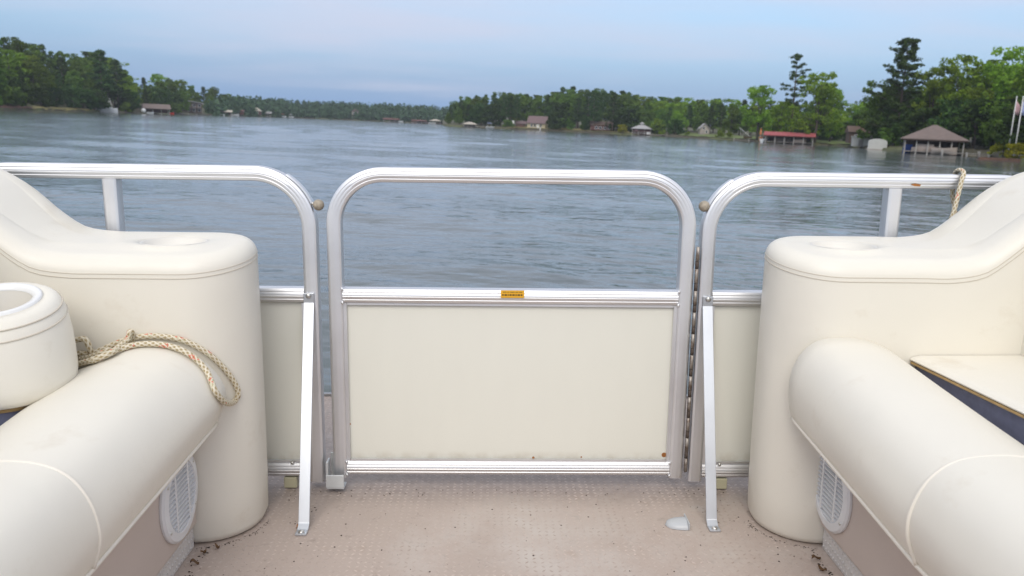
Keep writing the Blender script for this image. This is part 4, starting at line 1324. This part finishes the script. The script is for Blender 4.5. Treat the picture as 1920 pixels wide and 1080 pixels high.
def boathouse(name, px, dd, side, label, wpx, dep, eave, rh, roof, style, turn=0.0, ridge=None, npost=4, wall=None, deckm='wall_grey', rail_=False):
    t, d = site(name, px, dd, side, label, 'boathouse', turn, 0.0)
    w = metres(wpx, d)
    mb = MB()
    if style == 'hip': hip(mb, w, dep, eave, rh, ridge if ridge is not None else w * .25)
    else: gable(mb, w, dep, eave, rh, .35, style)
    mb.build('roof', roof, t)
    mb = MB(); n = 8
    for k in range(n): mb.box((-w / 2 + w * (k + .5) / n, 0, .32), (w / n * .94, dep * .98, .09))
    mb.build('dock_platform', deckm, t)
    posts(t, list(np.linspace(-w / 2 + .15, w / 2 - .15, npost)), [-dep / 2 + .15, dep / 2 - .15], -1.0, eave - .1)
    box_part(t, 'fascia', 'wall_brown', (0, -dep / 2 - .2, eave - .19), (w + .5, .08, .16))
    if wall: box_part(t, 'back_wall', wall, (0, dep / 2 - .3, (eave + .3) / 2), (w * .92, .12, eave - .5))
    if rail_:
        mb = MB(); mb.box((0, -dep / 2 + .06, 1.15), (w * .95, .07, .08))
        for k in range(14): mb.box((-w * .47 + w * .94 * k / 13, -dep / 2 + .06, .75), (.05, .05, .8))
        mb.build('balustrade', 'trim', t)
    return t, d, w


def boat(name, px, dd, side, label, wpx, m, beam=2.0, hgt=.8, turn=0.0, canopy=None, z=0.0, cat='boat', cabin=None):
    t, d = site(name, px, dd, side, label, cat, turn, z); ln = metres(wpx, d); mb = MB(); rr = []
    for k in range(11):
        f = k / 10; x = (f - .5) * ln; wv = beam / 2 * min(1, .75 + f) * (1 - max(0, f - .62) ** 2 / .145) if f < 1 else .03
        wv = max(wv, .04); sh = hgt * (1 + .35 * f * f)
        rr.append([(x, -wv, sh), (x, -wv * .92, sh * .45), (x, -wv * .35, -.15 + .3 * max(0, f - .8)), (x, wv * .35, -.15 + .3 * max(0, f - .8)), (x, wv * .92, sh * .45), (x, wv, sh)])
    mb.rings(rr, True); mb.build('hull', m, t, True, angle=.7)
    mb = MB(); mb.box((-.05 * ln, 0, hgt * 1.02), (ln * .62, beam * .7, .08)); mb.build('seats', 'wall_grey' if m != 'wall_grey' else 'trim', t)
    mb = MB(); mb.add([(ln * .12, -beam * .38, hgt), (ln * .12, beam * .38, hgt), (ln * .04, beam * .34, hgt + .45), (ln * .04, -beam * .34, hgt + .45), (ln * .14, -beam * .38, hgt), (ln * .14, beam * .38, hgt)], [(0, 1, 2, 3), (4, 3, 2, 5)])
    mb.build('windscreen', 'glass', t)
    if cabin: box_part(t, 'cover', cabin, (-.05 * ln, 0, hgt * 1.25), (ln * .6, beam * .8, hgt * .7))
    if canopy:
        for sx in (-1, 1):
            for sy in (-1, 1):
                mb = MB(); mb.tube([(sx * ln * .22 - .1 * ln, sy * beam * .42, hgt), (sx * ln * .24 - .1 * ln, sy * beam * .42, hgt + 1.25)], .035, 5); mb.build('canopy_pole', 'trim', t)
        mb = MB(); rr = [[(x - .1 * ln, -beam * .46, hgt + 1.2 + .12 * math.cos(u)), (x - .1 * ln, 0, hgt + 1.34 + .1 * math.cos(u)), (x - .1 * ln, beam * .46, hgt + 1.2 + .12 * math.cos(u)), (x - .1 * ln, 0, hgt + 1.2)] for x, u in zip(np.linspace(-.26 * ln, .26 * ln, 6), np.linspace(-1.4, 1.4, 6))]
        mb.rings(rr); mb.build('canopy', canopy, t, True)
    return t


def dock(px, dd, side, label, w, dep, turn=0.0, m='wall_grey', z=.38):
    t, d = site('dock', px, dd, side, label, 'dock', turn, 0.0)
    n = max(int(w / .5), 4)
    for k in range(n): box_part(t, 'plank', m, (-w / 2 + w * (k + .5) / n, 0, z), (w / n * .93, dep, .07))
    posts(t, list(np.linspace(-w / 2 + .1, w / 2 - .1, max(int(w / 2.2), 2))), [-dep / 2, dep / 2], -1.0, z + .35, .08)
    return t


# ---- left shore
boat('pontoon_boat', 200, -1.6, 'L', 'white covered boat moored at the tip of the left shore', 33, 'white_gel', 2.3, 1.05, 0.05, None, 0, 'boat', 'white_gel')
t, d = site('swing_frame', 206, 2.5, 'L', 'pale grey tapering frame standing behind the white boat', 'frame')
for sx in (-1, 1):
    for sy in (-1, 1):
        mb = MB(); mb.tube([(sx * .8, sy * .6, 0), (sx * .06, sy * .05, 3.6)], .07, 5); mb.build('leg', 'trim', t)
for z_ in (1.2, 2.6): box_part(t, 'crossbar', 'trim', (0, 0, z_), (1.5 * (1 - z_ / 5), .9 * (1 - z_ / 5), .1))
t, d = site('water_tank', 269, 1.0, 'L', 'small round white tank left of the brown roofed boathouse', 'tank')
mb = MB(); mb.lathe((0, 0, .5), [(.02, -.72), (.5, -.62), (.7, -.3), (.74, 0), (.7, .35), (.5, .62), (.02, .72)], 16, 'Y', True, True); mb.build('shell', 'white_gel', t, True)
for sx in (-1, 1): box_part(t, 'foot', 'post', (sx * .4, 0, -.1), (.15, .8, .3))
boathouse('boathouse', 293, -1.5, 'L', 'boathouse with a broad brown roof on the left shore', 40, 6, 1.75, 1.45, 'shingle', 'X', .08, wall='wall_red')
boat('moored_boat', 281, -4.5, 'L', 'long white boat beside the brown roofed boathouse', 11, 'white_gel', 1.6, .5)
boat('kayak', 322, -2.5, 'L', 'small red boat at the water beside the brown roofed boathouse', 7, 'red_gel', .9, .55)
dock(345, -2, 'L', 'low dark dock below the two storey house', 9, 1.6)
t, d = site('lake_house', 361, 7, 'L', 'two storey dark house with a pale sloping roof on the left shore', 'house', .25)
box_part(t, 'wall', 'wall_brown', (0, 0, 1.9), (6.0, 5, 3.8))
mb = MB(); mb.add([(-3.6, -3.2, 4.9), (3.6, -3.2, 3.9), (3.6, 3.2, 3.9), (-3.6, 3.2, 4.9), (-3.6, -3.2, 4.65), (3.6, -3.2, 3.65), (3.6, 3.2, 3.65), (-3.6, 3.2, 4.65)], [(0, 1, 2, 3), (4, 7, 6, 5), (0, 4, 5, 1), (1, 5, 6, 2), (2, 6, 7, 3), (3, 7, 4, 0)]); mb.build('roof', 'shingle_pale', t)
for x_ in (-2, 0, 2):
    window(t, x_, -2.52, 2.9, 1.0, .9); window(t, x_, -2.52, 1.1, 1.0, .9)
box_part(t, 'balcony', 'wall_grey', (0, -3.1, 1.95), (6.2, 1.2, .14)); posts(t, (-2.8, 0, 2.8), (-3.6,), 0, 1.9, .07)
boathouse('boathouse', 417, -1.5, 'L', 'boathouse with a pale flat tan roof near the far left point', 30, 6, 1.75, .8, 'roof_tan', 'X', 0, wall='wall_red')
boat('moored_boat', 413, -5, 'L', 'white boat under the pale tan roof', 14, 'white_gel', 1.8, .5)
boat('moored_boat', 440, -6, 'L', 'white boat alone just right of the pale tan roofed boathouse', 14, 'white_gel', 2.0, .75, canopy=None)
box_root, d = site('shed', 445, 6, 'L', 'low red brown shed between two far left houses', 'shed')
box_part(box_root, 'wall', 'wall_red', (0, 0, .8), (6, 3, 1.6)); mb = MB(); gable(mb, 6, 3, 1.7, .6); mb.build('roof', 'wall_red', box_root)
t, d = site('lake_house', 473, 9, 'L', 'tan roofed house on the grassy bank at the far left point', 'house', -.1)
box_part(t, 'wall', 'wall_red', (0, 0, 1.0), (9, 6, 2.0)); mb = MB(); hip(mb, 9, 6, 2.1, 2.2, 4); rf = mb.build('roof', 'roof_tan', t)
box_part(rf, 'chimney', 'concrete', (1.6, .5, 4.3), (.8, .8, 1.2))
for x_ in (-3, -1, 1, 3): window(t, x_, -3.02, 1.1, .9, .9)
# ---- far shore, a few pixels each
boathouse('boathouse', 503, -1, 'L', 'tiny grey boathouse on the far shore', 9, 4, 2.0, 1.0, 'shingle_pale', 'X')
boat('moored_boat', 530, -3, 'L', 'tiny white boat at the far shore', 12, 'white_gel', 2, .7, canopy='orange_cloth')
boat('moored_boat', 546, -3, 'L', 'tiny white boat with a pale canopy at the far shore', 9, 'white_gel', 2, .7, canopy='trim')
t, d = site('lake_house', 666, 14, 'L', 'pale house half hidden in the far wood', 'house')
box_part(t, 'wall', 'concrete', (0, -10, 2.0), (4.2, 4, 5.0)); mb = MB(); gable(mb, 4.2, 4, 4.6, 1.6, .3, 'Y'); o = mb.build('roof', 'shingle_mauve', t); o.location = (0, -10, 0)
window(t, -.9, -12.02, 3.2, .8, 1.0); window(t, .9, -12.02, 3.2, .8, 1.0)
boathouse('boathouse', 735, -1.5, 'L', 'low dark red boathouse on the far shore', 30, 5, 1.5, .9, 'wall_red', 'X')
boat('moored_boat', 752, -4, 'L', 'tiny white boat at the end of the dark red boathouse', 8, 'white_gel', 2, .8)
boathouse('boathouse', 786, -1.0, 'L', 'long low red brown boathouse on the far shore', 26, 5, 1.4, .7, 'wall_red', 'X')
boathouse('boathouse', 816, -2.5, 'L', 'pale roofed boathouse beside the red clay bank', 20, 5, 1.9, .9, 'roof_tan', 'hip')
boat('moored_boat', 810, -6, 'L', 'white boat in front of the pale roofed far boathouse', 13, 'white_gel', 2.2, .7)
# ---- headland
boathouse('boathouse', 881, -1.5, 'R', 'tan roofed boathouse on the left of the headland', 23, 5, 1.1, .75, 'roof_tan', 'hip', wall='wall_grey')
boat('pontoon_boat', 919, -3.5, 'R', 'pontoon boat with a pale blue canopy off the headland', 15, 'white_gel', 2.2, .45, .1, 'blue_cloth')
dock(905, -2, 'R', 'small pale dock left of the pontoon boat', 4, 1.4)
t, d = site('notice_board', 962, 4, 'R', 'white board on a post left of the yellow house', 'sign')
box_part(t, 'board', 'trim', (0, 0, 1.9), (.75, .08, 1.1)); posts(t, (-.25, .25), (.05,), 0, 1.5, .05)
t, d = site('shed', 976, 8, 'R', 'low dark brown roofed shed beside the yellow house', 'shed', .1)
box_part(t, 'wall', 'wall_brown', (0, 0, .7), (3.2, 3, 1.4)); mb = MB(); gable(mb, 3.2, 3, 1.4, .9); mb.build('roof', 'shingle_mauve', t); box_part(t, 'door', 'wall_red', (0, -1.52, .65), (.8, .05, 1.2))
t, d = site('yellow_house', 1009, 6, 'R', 'yellow house with a steep mauve brown roof on the headland', 'house', -.28)
w_ = metres(37, d)
box_part(t, 'wall', 'wall_yellow', (0, 0, .95), (w_ - .6, 5, 1.9))
mb = MB(); mb.add([(-w_ / 2 + .3, -2.5, 1.9), (-w_ / 2 + .3, 2.5, 1.9), (-w_ / 2 + .3, 0, 4.0), (w_ / 2 - .3, -2.5, 1.9), (w_ / 2 - .3, 2.5, 1.9), (w_ / 2 - .3, 0, 4.0)], [(0, 2, 1), (3, 4, 5), (0, 3, 5, 2), (1, 2, 5, 4), (0, 1, 4, 3)]); mb.build('gable_wall', 'wall_yellow', t)
mb = MB()
for sy in (-1, 1):
    mb.add([(-w_ / 2, sy * 2.95, 1.62), (w_ / 2, sy * 2.95, 1.62), (w_ / 2, 0, 4.12), (-w_ / 2, 0, 4.12), (-w_ / 2, sy * 2.95, 1.78), (w_ / 2, sy * 2.95, 1.78), (w_ / 2, 0, 4.28), (-w_ / 2, 0, 4.28)], [(0, 1, 2, 3), (4, 7, 6, 5), (0, 4, 5, 1), (1, 5, 6, 2), (2, 6, 7, 3), (3, 7, 4, 0)])
mb.build('roof', 'shingle_mauve', t)
for x_ in (-1.7, -.5, 1.7): window(t, x_, -2.52, .95, .62, .95)
box_part(t, 'door', 'trim', (.6, -2.53, .85), (.7, .06, 1.5))
o = window(t, 0, 0, 0, .7, .8); o.rotation_euler = (0, 0, PI / 2); o.location = (-w_ / 2 + .28, 0, 2.6)
t, d = site('mooring_post', 1013, -.6, 'R', 'stubby white mooring post at the water below the yellow house', 'post', z=0.0)
mb = MB(); mb.tube([(0, 0, -.8), (0, 0, .75)], .2, 8); mb.build('shaft', 'trim', t); mb = MB(); mb.lathe((0, 0, .75), [(.24, 0), (.22, .08), (.02, .14)], 8, 'Z', True, True); mb.build('cap', 'trim', t)
t, d = site('lake_house', 1130, 8, 'R', 'low red brown house with a terrace under the headland pines', 'house')
w_ = metres(44, d); box_part(t, 'wall', 'wall_red', (0, 0, .9), (w_, 5, 1.8)); mb = MB(); gable(mb, w_, 5, 1.9, 1.3); mb.build('roof', 'wall_brown', t)
for x_ in (-2.2, -.8, .8, 2.2): window(t, x_, -2.52, 1.0, .8, .8)
box_part(t, 'terrace', 'wall_red', (0, -3.4, .3), (w_ * 1.1, 1.8, .14))
posts(t, (-w_ / 2, 0, w_ / 2), (-4.2,), -.3, 1.0, .06)
# two tier roofed boathouse
t, d, w_ = boathouse('boathouse', 1203, -1.2, 'R', 'two tier roofed boathouse with a cupola and a white balustrade', 34, 5, 2.05, 1.35, 'shingle_pale', 'hip', 0, .8, 4, 'wall_red', 'wall_red', True)
mb = MB(); hip(mb, 1.0, 1.0, 3.65, .45, .1, .3); mb.build('cupola_roof', 'shingle_pale', t); box_part(t, 'cupola', 'trim', (0, 0, 3.4), (.9, .9, .55))
box_part(t, 'side_wall', 'trim', (w_ * .36, -2.3, .75), (1.1, .1, .8)); box_part(t, 'beam', 'wall_red', (0, -2.45, 1.25), (w_, .12, .22))
t, d = site('flag', 1193, -4.2, 'R', 'pink and white flag hanging at the two tier roofed boathouse', 'flag', z=0.0)
box_part(t, 'cloth', 'flag', (0, 0, 1.75), (.9, .05, .8)); posts(t, (-.47,), (0,), .3, 2.3, .03, 'trim')
dock(1236, -1.5, 'R', 'dock with white posts right of the two tier roofed boathouse', 5, 1.5)
# gabled cottage above the lawn
t, d = site('cottage', 1319, 20, 'R', 'small pale gabled cottage above the green lawn', 'cottage', .15)
w_ = metres(16, d); box_part(t, 'wall', 'concrete', (0, 0, .9), (w_, 4, 1.8))
mb = MB(); mb.add([(-w_ / 2, -2, 1.8), (w_ / 2, -2, 1.8), (0, -2, 3.1), (-w_ / 2, 2, 1.8), (w_ / 2, 2, 1.8), (0, 2, 3.1)], [(0, 1, 2), (3, 5, 4), (0, 2, 5, 3), (1, 4, 5, 2), (0, 3, 4, 1)]); mb.build('gable_wall', 'concrete', t)
mb = MB()
for sx in (-1, 1):
    mb.add([(sx * (w_ / 2 + .3), -2.3, 1.55), (sx * (w_ / 2 + .3), 2.3, 1.55), (0, 2.3, 3.15), (0, -2.3, 3.15), (sx * (w_ / 2 + .3), -2.3, 1.72), (sx * (w_ / 2 + .3), 2.3, 1.72), (0, 2.3, 3.32), (0, -2.3, 3.32)], [(0, 1, 2, 3), (4, 7, 6, 5), (0, 4, 5, 1), (1, 5, 6, 2), (2, 6, 7, 3), (3, 7, 4, 0)])
mb.build('roof', 'shingle_pale', t); window(t, -.3, -2.04, 1.9, .55, .65); window(t, .55, -2.04, .9, .5, .7); box_part(t, 'porch', 'wall_grey', (0, -2.9, .05), (w_ * 1.2, 1.6, .2))
# white slide
t, d = site('slide', 1397, 3.5, 'R', 'white sloping slide at the water left of the bright tree', 'slide')
mb = MB(); mb.bar((-1.5, 0, 2.7), (1.3, 0, .6), .5, .12); mb.build('chute', 'trim', t)
for a_, b_ in (((-1.2, .2, 2.4), (-.9, .2, 0)), ((-.6, -.2, 2.0), (-.6, -.2, 0)), ((.3, .2, 1.3), (.3, .2, 0))):
    mb = MB(); mb.tube([a_, b_], .05, 5); mb.build('leg', 'post', t)
box_part(t, 'base', 'wall_brown', (.7, .2, .35), (2.0, 1.0, .7))
dock(1405, -1, 'R', 'long pale dock left of the red roofed boathouse', 7, 1.3, m='concrete', z=.3)
# umbrella and toys at the end of the red roof
t, d = site('umbrella', 1426, -1.5, 'R', 'closed orange umbrella at the left end of the red roof', 'umbrella', z=.3)
mb = MB(); mb.tube([(0, 0, 0), (0, 0, 3.0)], .04, 6); mb.build('pole', 'trim', t); mb = MB(); mb.lathe((0, 0, 0), [(.02, 2.95), (.14, 2.4), (.24, 1.7), (.16, 1.25), (.03, 1.2)], 10); mb.build('canopy', 'orange_cloth', t, True)
for nm, px_, m_, lab, sz in (('planter', 1427, 'terracotta', 'terracotta tub on the dock below the orange umbrella', (.45, .9)), ('deck_box', 1440, 'teal', 'teal box on the dock beside the terracotta tub', (.55, .7))):
    t, d = site(nm, px_, -2.0, 'R', lab, 'tub' if nm == 'planter' else 'box', z=.3)
    mb = MB(); mb.lathe((0, 0, 0), [(sz[0] * .8, 0), (sz[0], sz[1] * .85), (sz[0] * 1.08, sz[1] * .88), (sz[0] * 1.08, sz[1]), (sz[0] * .3, sz[1])], 10 if nm == 'planter' else 4, 'Z', True, True); mb.build('body', m_, t)
    mb = MB(); mb.lathe((0, 0, sz[1]), [(sz[0] * 1.1, 0), (sz[0] * 1.1, .06), (.02, .1)], 10 if nm == 'planter' else 4, 'Z', True, True); mb.build('lid', m_, t)
t, d = site('beach_towel', 1435, -2.6, 'R', 'magenta cloth hanging from the left end of the red roof', 'cloth', z=.3)
box_part(t, 'cloth', 'pink_cloth', (0, 0, 1.75), (.65, .05, .75)); box_part(t, 'hanger', 'post', (0, 0, 2.16), (.8, .06, .06))
boat('moored_boat', 1434, -4.0, 'R', 'small white boat at the left end of the red roof', 14, 'white_gel', 1.5, .7, .9, z=.1)
t, d, w_ = boathouse('boathouse', 1480, -1.2, 'R', 'long boathouse with a red metal roof and white posts', 80, 6, 1.75, .72, 'roof_red', 'X', 0, None, 6, 'wall_brown')
n_ = 22
for k in range(n_ + 1):
    x_ = -w_ / 2 - .3 + (w_ + .6) * k / n_; mb = MB(); mb.bar((x_, -3.33, 1.78), (x_, -.02, 2.50), .06, .06); mb.build('roof_seam', 'roof_red', t)
boat('moored_boat', 1468, -1.0, 'R', 'beige boat on the left side under the red roof', 28, 'beige_gel', 2.0, .7, z=.35)
boat('moored_boat', 1500, -1.0, 'R', 'beige boat on the right side under the red roof', 22, 'beige_gel', 1.8, .6, z=.35)
# white shed and arched boat box
t, d = site('shed', 1618, 1.0, 'R', 'pale grey flat shed left of the arched white box', 'shed', .1)
w_ = metres(34, d); box_part(t, 'wall', 'wall_white', (0, 0, .75), (w_, 2.4, 1.6)); box_part(t, 'roof', 'wall_white', (0, 0, 1.6), (w_ + .3, 2.8, .12)); box_part(t, 'door', 'wall_grey', (-.4, -1.22, .6), (.8, .05, 1.2))
t, d = site('arched_boat_box', 1646, -1.0, 'R', 'white box with an arched top at the water right of the flat shed', 'shed', .05, 0.0)
w_ = metres(29, d); mb = MB(); P_ = [(-w_ / 2, .15), (-w_ / 2, 1.25)] + [(w_ / 2 * math.cos(a), 1.3 + .5 * math.sin(a)) for a in np.linspace(PI * .92, PI * .08, 9)] + [(w_ / 2, 1.25), (w_ / 2, .15)]
mb.rings([[(x, -1.2, z) for x, z in P_], [(x, 1.2, z) for x, z in P_]]); mb.build('shell', 'wall_white', t)
box_part(t, 'door', 'wall_white', (0, -1.22, .72), (w_ * .78, .05, 1.1)); box_part(t, 'sill', 'concrete', (0, -.3, .05), (w_ * 1.15, 2.6, .2))
t, d = site('lake_house', 1624, 12, 'R', 'dark roofed house in the shade behind the flat shed', 'house', .15)
w_ = metres(60, d); box_part(t, 'wall', 'wall_brown', (0, 0, 1.0), (w_, 5, 2.0)); mb = MB(); gable(mb, w_, 5, 2.1, 1.1); mb.build('roof', 'wall_brown', t)
for x_ in (-2, 0, 2): window(t, x_, -2.52, 1.1, .9, .8)
# hip roofed boathouse with the boats under it
t, d, w_ = boathouse('boathouse', 1749, -1.0, 'R', 'wide boathouse with a brown hip roof on the near right shore', 88, 7, 2.0, 1.9, 'shingle', 'hip', .05, .5, 6, 'wall_brown', 'wall_grey')
boat('moored_boat', 1738, -3.3, 'R', 'long pale beige boat in front of the hip roofed boathouse', 44, 'beige_gel', 2.2, .75, z=.1, cabin='beige_gel')
boat('moored_boat', 1772, -2.4, 'R', 'second pale beige boat in the right half of the hip roofed boathouse', 38, 'beige_gel', 2.0, .65, z=.2)
boat('jet_ski', 1706, -3.4, 'R', 'blue covered water craft at the left of the hip roofed boathouse', 19, 'blue_gel', 1.2, .75, cabin='blue_gel')
dock(1838, -1.5, 'R', 'long grey dock reaching right from the hip roofed boathouse', 8.5, 1.6, .1)
t, d = site('seawall', 1915, -.2, 'R', 'low red brown seawall at the right edge', 'wall', .35, 0.0)
for k in range(9):
    for j in range(2): box_part(t, 'block', 'redbank', (-3.6 + k * .9 + (j % 2) * .3, (k % 3) * .03, -.05 + j * .24), (.86, .5, .22))
dock(1836, -3.6, 'R', 'small pale landing stage in front of the long grey dock', 2.6, .9, .1, 'concrete', .2)
for px_, yt, lab in ((1892, 183, 'left flagpole with a faded flag near the right edge'), (1904, 183, 'right flagpole at the very edge of the view')):
    t, d = site('flagpole', px_, 1.2, 'R', lab, 'flagpole', group='flagpoles')
    hp = zat(px_, yt, d) - ground(px_, 1.2, 'R')
    mb = MB(); mb.tube([(0, 0, 0), (0, 0, hp)], [.075, .045], 8); mb.build('pole', 'trim', t, True)
    mb = MB(); mb.lathe((0, 0, hp), [(.05, 0), (.09, .06), (.05, .14), (.005, .17)], 8); mb.build('finial', 'trim', t, True)
    mb = MB(); rr = []
    for k in range(7):
        x_ = .06 + k * .075; rr.append([(x_, .05 * math.sin(k * 1.3), hp - .35 - k * .10), (x_, .05 * math.sin(k * 1.3) + .012, hp - .35 - k * .10), (x_ * .8, .06 * math.sin(k * 1.3 + 1) + .012, hp - 1.75 - k * .03), (x_ * .8, .06 * math.sin(k * 1.3 + 1), hp - 1.75 - k * .03)])
    mb.rings(rr); mb.build('flag', 'flag' if px_ < 1900 else 'blue_cloth', t, True)

# ------------------------------------------------------------------ the air over the lake
mh = bpy.data.materials.new('lake haze'); mh.use_nodes = True
n = mh.node_tree.nodes; n.clear(); oo = n.new('ShaderNodeOutputMaterial'); pv = n.new('ShaderNodeVolumePrincipled')
pv.inputs['Color'].default_value = (.80, .87, .97, 1); pv.inputs['Density'].default_value = .00028; pv.inputs['Anisotropy'].default_value = .2
mh.node_tree.links.new(pv.outputs[0], oo.inputs['Volume'])
hz_ = MB().box((0, 330, 30), (2400, 1700, 66)).build('haze', mh); tag(hz_, 'thin bluish haze over the lake', 'haze', kind='stuff')
